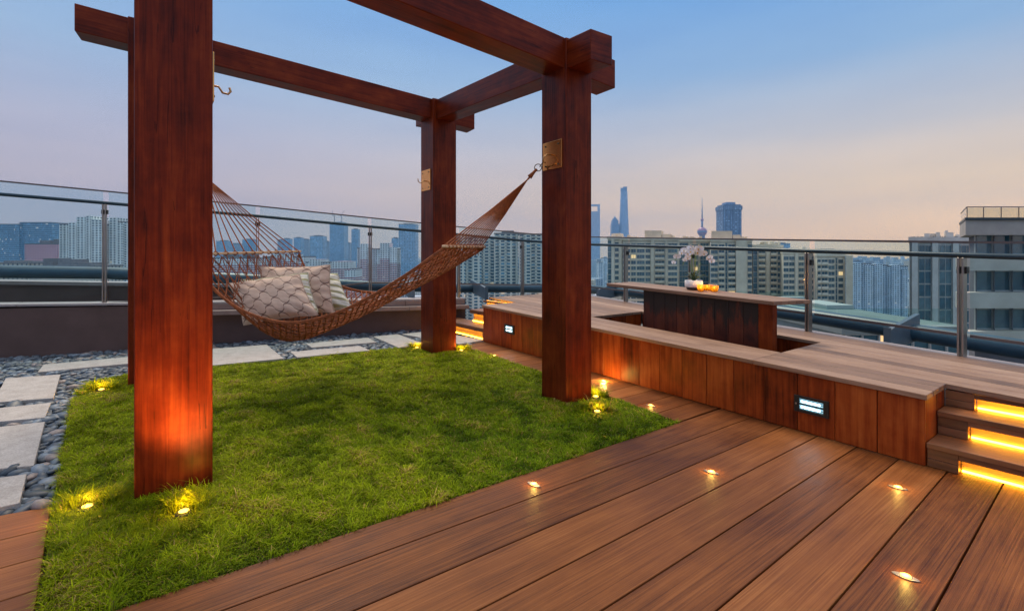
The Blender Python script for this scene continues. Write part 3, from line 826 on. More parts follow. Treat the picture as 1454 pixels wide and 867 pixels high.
# seat well linings
wl = MB()
xs0, xs1 = 3/NB, 8/NB
def lining(p, q, z0, th):
    (xa, ya), (xb, yb) = p, q
    d = Vector((xb-xa, yb-ya, 0)); nn = Vector((-d.y, d.x, 0)).normalized()*th
    zt0, zt1 = zp(ya)-.036, zp(yb)-.036
    m = max(1, int(d.length/.3))
    for i in range(m):
        a = Vector((xa, ya, 0))+d*(i/m+.003); b = Vector((xa, ya, 0))+d*((i+1)/m-.003)
        za, zb = lerp(zt0, zt1, i/m), lerp(zt0, zt1, (i+1)/m)
        wl.hexa([(a.x, a.y, z0), (b.x, b.y, z0), (b.x+nn.x, b.y+nn.y, z0), (a.x+nn.x, a.y+nn.y, z0), (a.x, a.y, za), (b.x, b.y, zb), (b.x+nn.x, b.y+nn.y, zb), (a.x+nn.x, a.y+nn.y, za)], (0, 0, 1))
lining((px_s(xs0, YB), YB+.01), (px_s(xs1, YB), YB+.01), .003, .03)
lining((px_s(xs1, YA), YA-.01), (px_s(xs0, YA), YA-.01), .003, .03)
lining((px_s(xs1, YB)+.01, YB), (px_s(xs1, YA)+.01, YA), .003, .03)
lining((px_s(xs0, YA)-.01, YA), (px_s(xs0, YB)-.01, YB), .003, .03)
wl.build('well_lining', MT['fascia'], plat)
et = MB()
for y0, y1 in ((-1.2, 2.7), (2.7, 6.62)):
    x0, x1 = rail_x(y0)+.004, rail_x(y1)+.004
    et.hexa([(x0, y0, 0.2), (x0+.13, y0, 0.2), (x1+.13, y1, 0.2), (x1, y1, 0.2), (x0, y0, zp(y0)-.004), (x0+.13, y0, zp(y0)-.004), (x1+.13, y1, zp(y1)-.004), (x1, y1, zp(y1)-.004)])
et.build('stone_edge', MT['cope'], plat)

# ------------------------------------------------------------------ steps with LED strips
def steps(name, label, xs, zs, ranges, block_lo, blk, ysign, depth=0.10):
    """xs: front edge of each tread, zs: heights, ranges: (y_near_bench, y_far) of each tread; blk: length of the closed end"""
    root = thing(name, (xs[0], ranges[0][0], 0), label, 'steps', 'lit timber steps at the platform ends')
    for i, (x, z, (ya, yb)) in enumerate(zip(xs, zs, ranges)):
        zb = 0.003 if i == 0 else zs[i-1]+.002
        x2 = (xs[i+1]+depth+.03) if i+1 < len(xs) else x+.10
        lo, hi = min(ya, yb), max(ya, yb)
        if i < len(xs)-1:
            mb = MB(); xm = (x+x2)/2
            mb.box((x, lo, z-.03), (x2, hi, z), (0, 1, 0))
            mb.build('tread', MT['steps'], root, bevel=0.003)
        # closed end beside the bench
        mb = MB(); c0, c1 = (ya+.001*ysign, ya+blk*ysign)
        zt = z-.032
        mb.box((x+.012, min(c0, c1), zb), (x+.06, max(c0, c1), lerp(zb, zt, .45)-.001), (0, 1, 0))
        mb.box((x+.012, min(c0, c1), lerp(zb, zt, .45)+.001), (x+.06, max(c0, c1), zt), (0, 1, 0))
        mb.build('end_block', MT['steps'], root, bevel=0.002)
        r0 = ya+blk*ysign+.001*ysign
        mb = MB(); mb.box((x+.010, min(r0, yb), z-.060), (x+.030, max(r0, yb), zt), (0, 1, 0)); mb.build('front_lip', MT['steps'], root, bevel=0.002)
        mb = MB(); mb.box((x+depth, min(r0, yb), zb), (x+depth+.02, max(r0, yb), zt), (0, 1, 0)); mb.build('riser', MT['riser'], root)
        mb = MB(); mb.box((x+depth-.014, min(r0, yb)+.004, zb+.001), (x+depth-.002, max(r0, yb)-.004, zb+.011)); mb.build('light_strip', MT['amberstrip'], root)
        mb = MB(); mb.box((x+.036, min(r0, yb)+.004, zt-.016), (x+.052, max(r0, yb)-.004, zt-.004)); mb.build('light_strip', MT['amberstrip'], root)
    return root
steps('timber_steps', 'timber steps with amber strip lights at the right picture edge', [3.545, 3.765, 3.93], [.137, .275, zp(.5)-.002], [(.797, -1.2), (.797, -1.2), (.797, -1.2)], 0, .135, -1, .075)
steps('timber_steps', 'timber steps with amber strip lights beyond the far right post', [3.78, 4.02, 4.30], [.175, .36, zp(6.0)-.002], [(5.66, 7.2), (5.66, 6.43), (5.66, 6.48)], 0, .06, 1, .075)

# ------------------------------------------------------------------ recessed louvre lights in the bench front
def brick_light(ya, yb, z0, z1, label):
    x = bench_x((ya+yb)/2)
    root = thing('recessed_light', (x, (ya+yb)/2, z0), label, 'wall light', 'recessed white lights in the bench front')
    sk = (bench_x(yb)-bench_x(ya))/(yb-ya)
    def bx(mb, x0, x1, y0, y1, a, b):
        f = lambda y: (y-(ya+yb)/2)*sk
        mb.hexa([(x+x0+f(y0), y0, a), (x+x1+f(y0), y0, a), (x+x1+f(y1), y1, a), (x+x0+f(y1), y1, a), (x+x0+f(y0), y0, b), (x+x1+f(y0), y0, b), (x+x1+f(y1), y1, b), (x+x0+f(y1), y1, b)])
    L0, H0_ = yb-ya, z1-z0
    mb = MB()
    m = .15
    bx(mb, -.012, -.002, ya, ya+m*L0, z0, z1); bx(mb, -.012, -.002, yb-m*L0, yb, z0, z1)
    bx(mb, -.012, -.002, ya+m*L0, yb-m*L0, z0, z0+.16*H0_); bx(mb, -.012, -.002, ya+m*L0, yb-m*L0, z1-.16*H0_, z1)
    bx(mb, -.002, .0, ya, yb, z0, z1)
    mb.build('housing', MT['housing'], root, bevel=.001, seg=1)
    mb = MB()
    bx(mb, -.006, -.003, ya+m*L0+.002, yb-m*L0-.002, z0+.56*H0_, z0+.82*H0_); bx(mb, -.006, -.003, ya+m*L0+.002, yb-m*L0-.002, z0+.18*H0_, z0+.44*H0_)
    mb.build('lens', MT['lensglow'], root)
    for q0, q1 in ((.62, .72), (.28, .38)):
        mb = MB(); bx(mb, -.0095, -.0062, ya+m*L0+.02, yb-m*L0-.012, z0+q0*H0_, z0+q1*H0_); mb.build('lamp_tube', MT['white'], root)
    mb = MB()
    for k in (.22, .33, .5, .67, .78): bx(mb, -.013, -.007, ya+m*L0+.001, yb-m*L0-.001, z0+(k-.012)*H0_, z0+(k+.012)*H0_)
    mb.build('louvre', MT['housing'], root)
    for yy in (ya+.07*L0, yb-.07*L0): mb = MB(); mb.tube([(x-.0125, yy, (z0+z1)/2), (x-.015, yy, (z0+z1)/2)], .006, 8); mb.build('screw', MT['rim'], root)
    la = bpy.data.lights.new('cool_glow', 'AREA'); la.energy = .22; la.color = (.75, .92, 1); la.size = L0*.7; la.size_y = H0_*.6; la.shape = 'RECTANGLE'
    lo = bpy.data.objects.new('cool_glow', la); COL.objects.link(lo); lo.parent = root
    lo.location = (-.03, 0, H0_/2); lo.rotation_euler = (0, math.radians(-90+180), 0); lo.rotation_euler = Vector((-1, 0, -.35)).to_track_quat('-Z', 'Y').to_euler()
brick_light(1.295, 1.51, .135, .245, 'white louvred brick light in the bench front near the right steps')
brick_light(4.89, 5.12, .195, .312, 'white louvred brick light in the bench front between the two right posts')

# ------------------------------------------------------------------ deck lights and lawn uplights
def deck_light(px, py, label, ang=0.0, s=1.0, e=1.0):
    c = G(px, py); root = thing('deck_light', c, label, 'deck light', 'small amber deck lights sunk in the boards')
    m = MB()
    # almond plate
    pts = []
    n = 20; a, b = .052*s, .022*s
    for k in range(n):
        t = 2*math.pi*k/n
        x, y = math.cos(t), math.sin(t)
        x, y = a*x, b*y*(abs(math.sin(t))**0.35)
        pts.append((x, y))
    ca, sa = math.cos(ang), math.sin(ang)
    W = lambda x, y, z: (c.x+x*ca-y*sa, c.y+x*sa+y*ca, z)
    m.face([W(x, y, .004) for x, y in pts])
    for k in range(n):
        (x0, y0), (x1, y1) = pts[k], pts[(k+1) % n]
        m.face([W(x0, y0, .0005), W(x1, y1, .0005), W(x1, y1, .004), W(x0, y0, .004)])
    m.build('rim', MT['rim'], root)
    m = MB(); m.lathe((c.x, c.y, .0045), [(.021*s, 0), (.021*s, .003), (.014*s, .0055), (.002, .0065)], 16); m.build('lens', MT['amber'], root)
    la = bpy.data.lights.new('amber_glow', 'POINT'); la.energy = 0.45*e; la.color = (1, .62, .12); la.shadow_soft_size = .012
    lo = bpy.data.objects.new('amber_glow', la); COL.objects.link(lo); lo.parent = root; lo.location = (0, 0, .026)
ALONG = math.radians(-80)
for px, py, lab, *ee in ((758, 688, 'amber deck light beside the lawn edge, halfway along the front boards'), (1010, 670.5, 'amber deck light in mid deck, left of the louvred brick light'),
                    (1275, 692.5, 'amber deck light just in front of the right steps'), (1286, 819, 'amber deck light nearest the camera at the lower right'),
                    (924, 576, 'amber deck light on the short boards by the lawn corner'), (857, 541.5, 'amber deck light just right of the near right post', 9.0),
                    (702, 505, 'amber deck light on the short boards between the two right posts')):
    deck_light(px, py, lab, ALONG, .8, *ee)

def uplight(px, py, label, aim, e=3.0, nb=70, glow=1.0):
    c = G(px, py); root = thing('lawn_uplight', (c.x, c.y, 0), label, 'uplight', 'amber uplights sunk in the lawn')
    m = MB(); m.lathe((c.x, c.y, -.026), [(.032, 0), (.035, .004), (.035, .024), (.030, .027), (.021, .022)], 20, cap=False); m.build('rim', MT['housing'], root)
    m = MB(); m.lathe((c.x, c.y, .004), [(.022, 0), (.020, .003), (.012, .006), (.002, .008)], 18); m.build('lens', MT['amber'], root)
    la = bpy.data.lights.new('amber_beam', 'SPOT'); la.energy = e; la.color = (1, .56, .13); la.spot_size = math.radians(95); la.spot_blend = 1.0; la.shadow_soft_size = .06
    lo = bpy.data.objects.new('amber_beam', la); COL.objects.link(lo); lo.parent = root; lo.location = (0, 0, .075)
    lo.rotation_euler = Vector(aim).to_track_quat('-Z', 'Y').to_euler()
    lb = bpy.data.lights.new('amber_glow', 'POINT'); lb.energy = 3.2*glow; lb.color = (1, .50, .05); lb.shadow_soft_size = .03
    l2 = bpy.data.objects.new('amber_glow', lb); COL.objects.link(l2); l2.parent = root; l2.location = (0, 0, .058)
uplight(124, 719, 'amber uplight in the grass left of the big near post', (.5, .35, 1.0), 3.0)
uplight(261, 726, 'amber uplight in the grass in front of the big near post', (-.02, .33, 1.0), 75.0, 70, .7)
uplight(144, 553, 'amber uplight in the far left corner of the lawn', (.5, .2, 1), 3.0)
uplight(848, 584, 'amber uplight in the grass beside the near right post', (-.1, .3, 1), 4.0)
uplight(846, 563, 'amber uplight half hidden behind the near right post', (.55, .35, 1), 4.0)
uplight(655, 497.5, 'amber uplight just right of the far right post', (-.2, .3, 1), 2.0)
uplight(592, 493.5, 'amber uplight just left of the far right post', (.5, .2, 1), 2.0)

# ------------------------------------------------------------------ table, orchid, candles
FRt, FLt = Vector((4.33, 2.00, .80)), Vector((4.40, 3.97, .864))
BRt, BLt = Vector((4.715, 1.86, .803)), Vector((4.83, 3.93, .868))
tbl = thing('garden_table', (4.55, 2.95, .0), 'timber dining table on a stained plank base, sunk in the platform well', 'table')
mb = MB(); nbd = 5
for i in range(nbd):
    a, b = i/nbd+.004, (i+1)/nbd-.004
    q = [FRt.lerp(BRt, a), FRt.lerp(BRt, b), FLt.lerp(BLt, b), FLt.lerp(BLt, a)]
    dn = Vector((0, 0, -.034))
    mb.hexa([p+dn for p in q]+q, (0, 1, 0))
mb.build('tabletop', MT['platform'], tbl, bevel=.003)
mb = MB()
fr = lambda s, t, z: (lambda p: Vector((p.x, p.y, z)))(FRt.lerp(FLt, t).lerp(BRt.lerp(BLt, t), s))
for k in range(9):
    t0, t1 = .04+k*.70/9+.001, .04+(k+1)*.70/9-.001
    t0, t1 = .085+k*.655/9, .085+(k+1)*.655/9-.002
    z0, z1 = lerp(.80, .864, t0)-.036, lerp(.80, .864, t1)-.036
    a, b, c, d = fr(.10, t0, .003), fr(.36, t0, .003), fr(.36, t1, .003), fr(.10, t1, .003)
    mb.hexa([a, b, c, d]+[Vector((p.x, p.y, z)) for p, z in ((a, z0), (b, z0), (c, z1), (d, z1))], (0, 0, 1))
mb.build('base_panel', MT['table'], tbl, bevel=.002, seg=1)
mb = MB(); a, b, c, d = fr(.08, .018, .003), fr(.20, .018, .003), fr(.20, .082, .003), fr(.08, .082, .003)
zz = .80-.033; mb.hexa([a, b, c, d]+[Vector((p.x, p.y, zz)) for p in (a, b, c, d)], (0, 0, 1)); mb.build('end_panel', MT['fascia'], tbl, bevel=.002)

def ztab(p):
    t = (p.y-2.0)/1.97
    return lerp(.802, .866, min(1, max(0, t)))
pc = P(985, 409, 5.15); pc.z = ztab(pc)
orc = thing('potted_orchid', pc, 'white orchid in a low white pot on the table', 'plant')
mb = MB(); mb.lathe((pc.x, pc.y, pc.z), [(.060, 0), (.085, .032)], 28); mb.build('pot_base', MT['potbase'], orc)
mb = MB(); mb.lathe((pc.x, pc.y, pc.z+.0325), [(.0855, 0), (.090, .010), (.090, .068), (.083, .070), (.081, .055), (.01, .052)], 28, cap=False); mb.build('pot', MT['pot'], orc)
ptop = pc+Vector((0, 0, .085))
def leaf(az, ln, lift, wd):
    mb = MB(); n = 9; d = Vector((math.cos(az), math.sin(az), 0)); s = Vector((-d.y, d.x, 0)); pts = []
    for i in range(n+1):
        t = i/n; p = ptop+d*(ln*t)+Z*(lift*math.sin(t*2.3)*1.1); w = wd*math.sin(min(1, t*1.08+.06)*math.pi)**.7 if t < .95 else 0.002
        pts.append((p-s*w+Z*w*.35, p, p+s*w+Z*w*.35))
    for i in range(n):
        for k in (0, 1): mb.face([pts[i][k], pts[i][k+1], pts[i+1][k+1], pts[i+1][k]], smooth=True)
    o = mb.build('leaf', MT['leaf'], orc); m = o.modifiers.new('thick', 'SOLIDIFY'); m.thickness = .004
for az, ln, lf, w in ((.3, .13, .06, .019), (1.4, .12, .08, .018), (2.6, .13, .05, .02), (3.6, .14, .09, .019), (4.6, .12, .05, .018), (5.5, .15, .06, .02), (-.9+math.pi*2+.3, .10, .10, .016)):
    leaf(az, ln, lf, w)
fl_me = None
def flower(c, facing, s):
    global fl_me
    if fl_me is None:
        mb = MB()
        for k, (an, ln, w) in enumerate(((90, .036, .015), (210, .036, .015), (330, .036, .015), (15, .040, .024), (165, .040, .024))):
            a = math.radians(an); d = Vector((math.cos(a), math.sin(a), 0)); q = Vector((-d.y, d.x, 0)); pts = []
            for i in range(6):
                t = i/5; ww = w*math.sin(min(1, t*.93+.10)*math.pi)**.6; z = .004*k*.2+.010*t*t-.004
                pts.append((d*(ln*t)-q*ww+Z*(z+.003), d*(ln*t)+Z*z, d*(ln*t)+q*ww+Z*(z+.003)))
            for i in range(5):
                for j in (0, 1): mb.face([pts[i][j], pts[i][j+1], pts[i+1][j+1], pts[i+1][j]], smooth=True)
        mb.sphere((0, -.006, .008), (.006, .009, .007), 8, 6, mi=1)
        o = mb.build('flower', [MT['petal'], MT['lip']]); fl_me = o.data; fl0 = o
    else:
        o = bpy.data.objects.new('flower', fl_me); COL.objects.link(o)
    o.parent = orc; o.location = Vector(c)-pc; o.scale = (s, s, s)
    q = Vector(facing).to_track_quat('Z', 'Y'); o.rotation_euler = q.to_euler()
cam_dir = (Vector((0, 0, 1.2))-pc).normalized()
rr = random.Random(5)
for side, n, reach, top in ((-1, 9, .175, .335), (1, 9, .19, .33), (-1, 5, .09, .30)):
    mb = MB(); pts = []
    for i in range(17):
        t = i/16; u = max(0, (t-.42)/.58)
        z = top*math.sin(min(1, t/.58)*math.pi/2) - (.13*u**2.2 if t > .5 else 0)
        pts.append(ptop+vr*side*(.010+.02*t+reach*u**1.25)+Z*z+vf*(.03*t-(.04*u if n == 5 else 0)))
    mb.tube(pts, [.0048-.0022*i/16 for i in range(17)], 6); mb.build('stem', MT['stem'], orc)
    for k in range(n):
        i = min(15, 8+int(k*8/n)); p = pts[i].lerp(pts[i+1], rr.random())
        off = vr*rr.uniform(-.016, .016)-vf*rr.uniform(.0, .03)+Z*rr.uniform(-.012, .028)
        flower(p+off, cam_dir+vr*rr.uniform(-.6, .6)+Z*rr.uniform(-.3, .4), rr.uniform(.95, 1.25)*(1.05-.35*k/n))
mb = MB()
for dx, hgt in ((-.03, .2), (.02, .27), (.05, .2)): mb.tube([ptop+vr*dx*.3, ptop+vr*dx*.8+Z*hgt*.5, ptop+vr*dx*1.4+Z*hgt], .003, 6)
mb.build('support_cane', MT['stem'], orc)
def candle(px, py, d, r, h, label):
    c = P(px, py, d); c.z = ztab(c)
    root = thing('candle_holder', c, label, 'candle holder', 'amber glass candle holders on the table')
    mb = MB(); mb.lathe((c.x, c.y, c.z+.001), [(r*.72, 0), (r*.98, h*.25), (r, h), (r*.93, h), (r*.90, h*.3), (.005, .012)], 24, cap=False); mb.build('glass_cup', MT['candleglass'], root)
    mb = MB(); mb.lathe((c.x, c.y, c.z+.014), [(r*.55, 0), (r*.55, .014), (.004, .016)], 16); mb.build('wax', MT['wax'], root)
    mb = MB(); mb.lathe((c.x, c.y, c.z+.03), [(.002, 0), (.008, .008), (.006, .018), (.001, .028)], 10); mb.build('flame', MT['flame'], root)
    la = bpy.data.lights.new('candle_glow', 'POINT'); la.energy = .40; la.color = (1, .5, .1); la.shadow_soft_size = .01
    lo = bpy.data.objects.new('candle_glow', la); COL.objects.link(lo); lo.parent = root; lo.location = (0, 0, .075)
candle(995, 411, 4.97, .034, .070, 'amber glass candle cup touching the orchid pot')
candle(1004.5, 410, 5.10, .036, .060, 'amber glass candle cup in the middle, between the other two cups')
candle(1014, 413, 4.98, .040, .066, 'amber glass candle cup furthest right of the orchid pot')

# ------------------------------------------------------------------ parapet walls and railings
def wl_y(x): return 8.14-(x+1.34)*(8.14-7.16)/(3.53+1.34)
def wall_run(x0, x1, off0, off1, zb, zt0, zt1):
    """plumb wall along the left edge; off = distance beyond the wall face"""
    y = wl_y
    return [(x0, y(x0)+off0, zb), (x1, y(x1)+off0, zb), (x1, y(x1)+off1, zb), (x0, y(x0)+off1, zb), (x0, y(x0)+off0, zt0), (x1, y(x1)+off0, zt1), (x1, y(x1)+off1, zt1), (x0, y(x0)+off1, zt0)]
def zc(x): return interp(x, [(-3, .69), (-1.34, .625), (-.18, .592), (.72, .565), (3.53, .495), (6.2, .44)])
pw = thing('parapet_wall', (0, wl_y(0), 0), 'low brown rendered parapet wall behind the pebbles and hammock', 'wall')
mb = MB(); mb.hexa(wall_run(-5, 4.30, 0, .30, -.1, zc(-5)-.03, zc(4.3)-.03)); mb.build('wall_body', MT['wall'], pw)
mb = MB()
xs = [-5, -3.1, -1.2, .6, 2.2, 3.3, 4.3]
for a, b in zip(xs[:-1], xs[1:]):
    q = wall_run(a+.002, b-.002, -.015, .32, 0, zc(a), zc(b)); q = [(x, y, (zc(a if i in (0, 3) else b)-.028) if i < 4 else z) for i, (x, y, z) in enumerate(q)]
    mb.hexa(q)
mb.build('coping', MT['cope'], pw, bevel=.004)
mb = MB()
xs = [.30, 1.5, 2.6, 3.3, 4.28]
for a, b in zip(xs[:-1], xs[1:]):
    q = wall_run(a+.002, b-.002, -.17, -.017, 0, zc(a)-.105, zc(b)-.105); q = [(x, y, (zc(a if i in (0, 3) else b)-.165) if i < 4 else z) for i, (x, y, z) in enumerate(q)]
    mb.hexa(q)
    q = wall_run(a+.002, b-.002, -.02, -.003, 0, zc(a)-.03, zc(b)-.03); q = [(x, y, (zc(a if i in (0, 3) else b)-.103) if i < 4 else z) for i, (x, y, z) in enumerate(q)]
    mb.hexa(q)
mb.build('ledge', MT['ledge'], pw, bevel=.006)

def on_left(px, off=.15):
    """point of the left railing line seen at photo column px"""
    r = (px-CX)/FOC; ax, ay = FX+r*RX, FY+r*RY; k = (8.14-7.16)/(3.53+1.34)
    d = (8.14-1.34*k+off)/(ay+k*ax); return site(r*d, d), d
def on_right(px, off=.06):
    r = (px-CX)/FOC; ax, ay = FX+r*RX, FY+r*RY; k = (6.18-5.06)/(6.63-.9)
    d = (5.06-.9*k+off)/(ax-k*ay); return site(r*d, d), d
def zof(py, d): return EYE+(HY-py)*d/FOC
CORNER, dC = on_left(803)
def left_profile(p):     # glass top, handrail, base heights along the run
    return (interp(p.x, L_TOP), interp(p.x, L_HAND), interp(p.x, L_BASE), interp(p.x, L_BOT))
L_TOP, L_HAND, L_BASE, L_BOT = [], [], [], []
for px, yt, yh, yb, yg in ((-40, 251.8, 270.5, 436, 434), (0, 256, 274, 434, 432), (150, 272.5, 288.5, 432, 429), (366, 293.5, 307, 424, 418), (525, 310, 322, 419, 400), (650, 322.5, 333, 418, 402), (740, 331.5, 341.5, 417.5, 403), (803, 336.5, 346, 417, 403)):
    p, d = on_left(px)
    for lst, y in ((L_TOP, yt), (L_HAND, yh), (L_BASE, yb), (L_BOT, yg)): lst.append((p.x, zof(y, d)))
R_TOP, R_HAND, R_BASE, R_BOT = [], [], [], []
for px, yt, yh, yb, yg in ((1640, 349, 372, 552, 512), (1454, 347, 365.5, 516, 484), (1370, 345.7, 362.3, 501, 474), (1152, 342.5, 356.2, 466, 444), (985, 340, 351, 440, 423), (892, 338.5, 348.5, 428, 412), (806, 336.5, 346, 418, 403)):
    p, d = on_right(px)
    for lst, y in ((R_TOP, yt), (R_HAND, yh), (R_BASE, yb), (R_BOT, yg)): lst.append((p.y, zof(y, d)))
for lst in (R_TOP, R_HAND, R_BASE, R_BOT): lst.sort()

def railing(name, label, pts, hs, outward, nposts_skip=()):
    """pts: post positions in order; hs(p): heights (top, hand, base, glass bottom)"""
    root = thing(name, pts[1], label, 'railing', 'glass railings round the terrace')
    run = (pts[-1]-pts[0]).normalized(); out = Vector(outward).normalized()
    for i in range(len(pts)-1):
        a, b = pts[i], pts[i+1]; ta, ha, ba, ga = hs(a); tb_, hb, bb, gb = hs(b)
        g = .028
        A, B = a+run*g, b-run*g
        mb = MB()
        s = out*.006; o0 = out*.01
        mb.hexa([A+o0+Z*(ga), B+o0+Z*(gb), B+o0+s+Z*(gb), A+o0+s+Z*(ga), A+o0+Z*(ta), B+o0+Z*(tb_), B+o0+s+Z*(tb_), A+o0+s+Z*(ta)])
        mb.build('glass_pane', MT['glass'], root)
        mb = MB(); mb.bar(a+o0+s*.5+Z*(ta+.010)+run*.001, b+o0+s*.5+Z*(tb_+.010)-run*.001, .026, .018); mb.build('top_trim', MT['trim'], root)
        mb = MB(); mb.bar(a+o0+s*.5+Z*(ga-.012)+run*.03, b+o0+s*.5+Z*(gb-.012)-run*.03, .02, .022); mb.build('bottom_trim', MT['trim'], root)
    mb = MB(); hp = [p-out*.045+Z*hs(p)[1] for p in pts]
    mb.tube(hp, .021, 12); mb.build('handrail', MT['darkrail'], root)
    for i, p in enumerate(pts):
        t, h, b, g = hs(p)
        if i in nposts_skip: continue
        mb = MB()
        for s in (-.014, .014):
            q = p-out*.045+run*s
            w = .0065
            mb.hexa([q+run*-w-out*.03+Z*(b-.06), q+run*w-out*.03+Z*(b-.06), q+run*w+out*.03+Z*(b-.06), q-run*w+out*.03+Z*(b-.06),
                     q+run*-w-out*.03+Z*(h-.018), q+run*w-out*.03+Z*(h-.018), q+run*w+out*.03+Z*(h-.018), q-run*w+out*.03+Z*(h-.018)])
        po = mb.build('post', MT['steel'], root, bevel=.002, seg=1)
        mb = MB(); c = p-out*.03+Z*(h-.115)
        mb.box((-.033, -.022, -.027), (.033, .022, .027)); cl = mb.build('clamp', MT['clamp'], None, bevel=.003)
        cl.parent = root; cl.location = c-root.location; cl.rotation_euler = (0, 0, math.atan2(run.y, run.x))
    return root
lp = [on_left(px)[0] for px in (-330, -110, 150, 366, 525, 650, 740, 803)]
lp = [on_left(px)[0] for px in (-95, 150, 366, 525, 650, 740, 803)]
rp = [on_right(px)[0] for px in (806, 892, 985, 1152, 1370, 1720)]
railing('glass_railing', 'glass railing with dark handrail along the brown wall, left of the corner', lp, left_profile, (.2, 1, 0))
railing('glass_railing', 'glass railing with dark handrail along the timber platform, right of the corner', rp, lambda p: (interp(p.y, R_TOP), interp(p.y, R_HAND), interp(p.y, R_BASE), interp(p.y, R_BOT)), (1, -.2, 0), (0,))

# outer pipe and brackets beyond the railing
def pipe(pts, r, label):
    mb = MB(); mb.tube(pts, r, 20); o = mb.build('edge_pipe', MT['tube']); return tag(o, label, 'pipe', 'thick painted pipes round the roof edge')
lpp = []
for px, y in ((-95, 383), (0, 385.5), (150, 387.5), (366, 397), (525, 406), (650, 409), (740, 409), (830, 410)):
    p, d = on_left(px, 1.0); p.z = zof(y, d); lpp.append(p)
pipe(lpp, .085, 'thick blue grey pipe outside the glass behind the hammock')
rpp = []
for px, y in ((830, 410), (900, 415.5), (985, 426), (1152, 449), (1370, 483), (1600, 519)):
    p, d = on_right(px, .62); p.z = zof(y, d); rpp.append(p)
pipe(rpp, .080, 'thick blue grey pipe outside the glass beyond the platform')
def bracket(p, out, run, z, label, ln=.75, h=.20):
    root = thing('pipe_bracket', p, label, 'bracket', 'painted fins that hold the edge pipes')
    mb = MB(); t = run*.02
    prof = [(-.0, -.16), (-.0, .03), (.06, .055), (ln, .06+.10), (ln, -.08)]
    a = [p+out*(u-.02)+Z*(z+v)-t for u, v in prof]; b = [q+t*2 for q in a]
    mb.face(list(reversed(a))); mb.face(b)
    for i in range(len(prof)):
        j = (i+1) % len(prof); mb.face([a[i], a[j], b[j], b[i]])
    mb.build('fin', MT['fin'], root)
    mb = MB(); mb.hexa([p-out*.028-run*.03+Z*(z-.17), p-out*.028+run*.03+Z*(z-.17), p-out*.018+run*.03+Z*(z-.17), p-out*.018-run*.03+Z*(z-.17), p-out*.028-run*.03+Z*(z+.06), p-out*.028+run*.03+Z*(z+.06), p-out*.018+run*.03+Z*(z+.06), p-out*.018-run*.03+Z*(z+.06)]); mb.build('end_plate', MT['fin'], root)
outL, runL = Vector((.2, 1, 0)).normalized(), Vector((1, -.2, 0)).normalized()
outR, runR = Vector((1, -.2, 0)).normalized(), Vector((.2, 1, 0)).normalized()
for px, y, lab in ((586, 412, 'blue grey pipe bracket seen below the hammock, left of the far right post'), (690, 412, 'blue grey pipe bracket above the far glowing steps')):
    p, d = on_left(px, .32); bracket(p, outL, runL, zof(y, d), lab)
for px, y, lab in ((850, 414, 'blue grey pipe bracket right of the near right post'), (1262, 474, 'grey pipe bracket between the two right railing posts')):
    p, d = on_right(px, .22); bracket(p, outR, runR, zof(y, d), lab, .5)
# outer dark beam behind the left glass
ob = thing('outer_roof_wall', (0, 9.5, 0), 'dark outer roof wall with pale cap beyond the left glass', 'wall')
mb = MB(); q = []
pa, da = on_left(-120, 1.35); pb, db = on_left(470, 1.35)
za, zb = zof(397, da), zof(405, db)
w = outL*.3
mb.hexa([pa+Z*(-1.5), pb+Z*(-1.5), pb+w+Z*(-1.5), pa+w+Z*(-1.5), pa+Z*(za-.05), pb+Z*(zb-.05), pb+w+Z*(zb-.05), pa+w+Z*(za-.05)]); mb.build('wall_body', MT['wall'], ob)
mb = MB(); e = outL*.03
mb.hexa([pa-e+Z*(za-.048), pb-e+Z*(zb-.048), pb+w+e+Z*(zb-.048), pa+w+e+Z*(za-.048), pa-e+Z*za, pb-e+Z*zb, pb+w+e+Z*zb, pa+w+e+Z*za]); mb.build('cap', MT['cope'], ob)
#@@CITY@@
# ------------------------------------------------------------------ city
exec_city = True
GZ = -100.0
mb = MB(); R_ = 6500
mb.face([(-R_, -R_, GZ), (R_, -R_, GZ), (R_, R_, GZ), (-R_, R_, GZ)]); o = mb.build('city_ground', plain('city_ground_mix', (0.10, 0.12, 0.11), 0.9, noise=0.5, nscale=0.02)); tag(o, kind='structure')

class B3(MB):
    """box builder in a local (u, n, z) frame: u to the right seen from the terrace, n away from it"""
    def __init__(s, lat, d, yaw=0.0):
        super().__init__(); s.o = site(lat, d); a = math.radians(yaw)
        r, f = Vector((RX, RY, 0)), Vector((FX, FY, 0))
        s.u = r*math.cos(a)+f*math.sin(a); s.n = -r*math.sin(a)+f*math.cos(a)
        if B3.ray is not None: s.n = B3.ray
    ray = None
    def W(s, u, n, z): return s.o+s.u*u+s.n*n+Z*z
    def blk(s, u0, u1, n0, n1, z0, z1, mi=0, ztop_ref=None):
        W = s.W; p = [W(u0, n0, z0), W(u1, n0, z0), W(u1, n1, z0), W(u0, n1, z0)]; q = [W(u0, n0, z1), W(u1, n0, z1), W(u1, n1, z1), W(u0, n1, z1)]
        zr = z1 if ztop_ref is None else ztop_ref
        v0, v1 = z0-zr+300, z1-zr+300
        for a, b, ln in ((0, 1, u1-u0), (1, 2, n1-n0), (2, 3, u1-u0), (3, 0, n1-n0)):
            s.face([p[a], p[b], q[b], q[a]], [(0, v0), (ln, v0), (ln, v1), (0, v1)], mi=mi)
        s.face([q[0], q[1], q[2], q[3]], [(0.01, .01)]*4, mi=mi); s.face([p[3], p[2], p[1], p[0]], [(0.01, .01)]*4, mi=mi)
def pxw(px, d): return (px-CX)/FOC*d

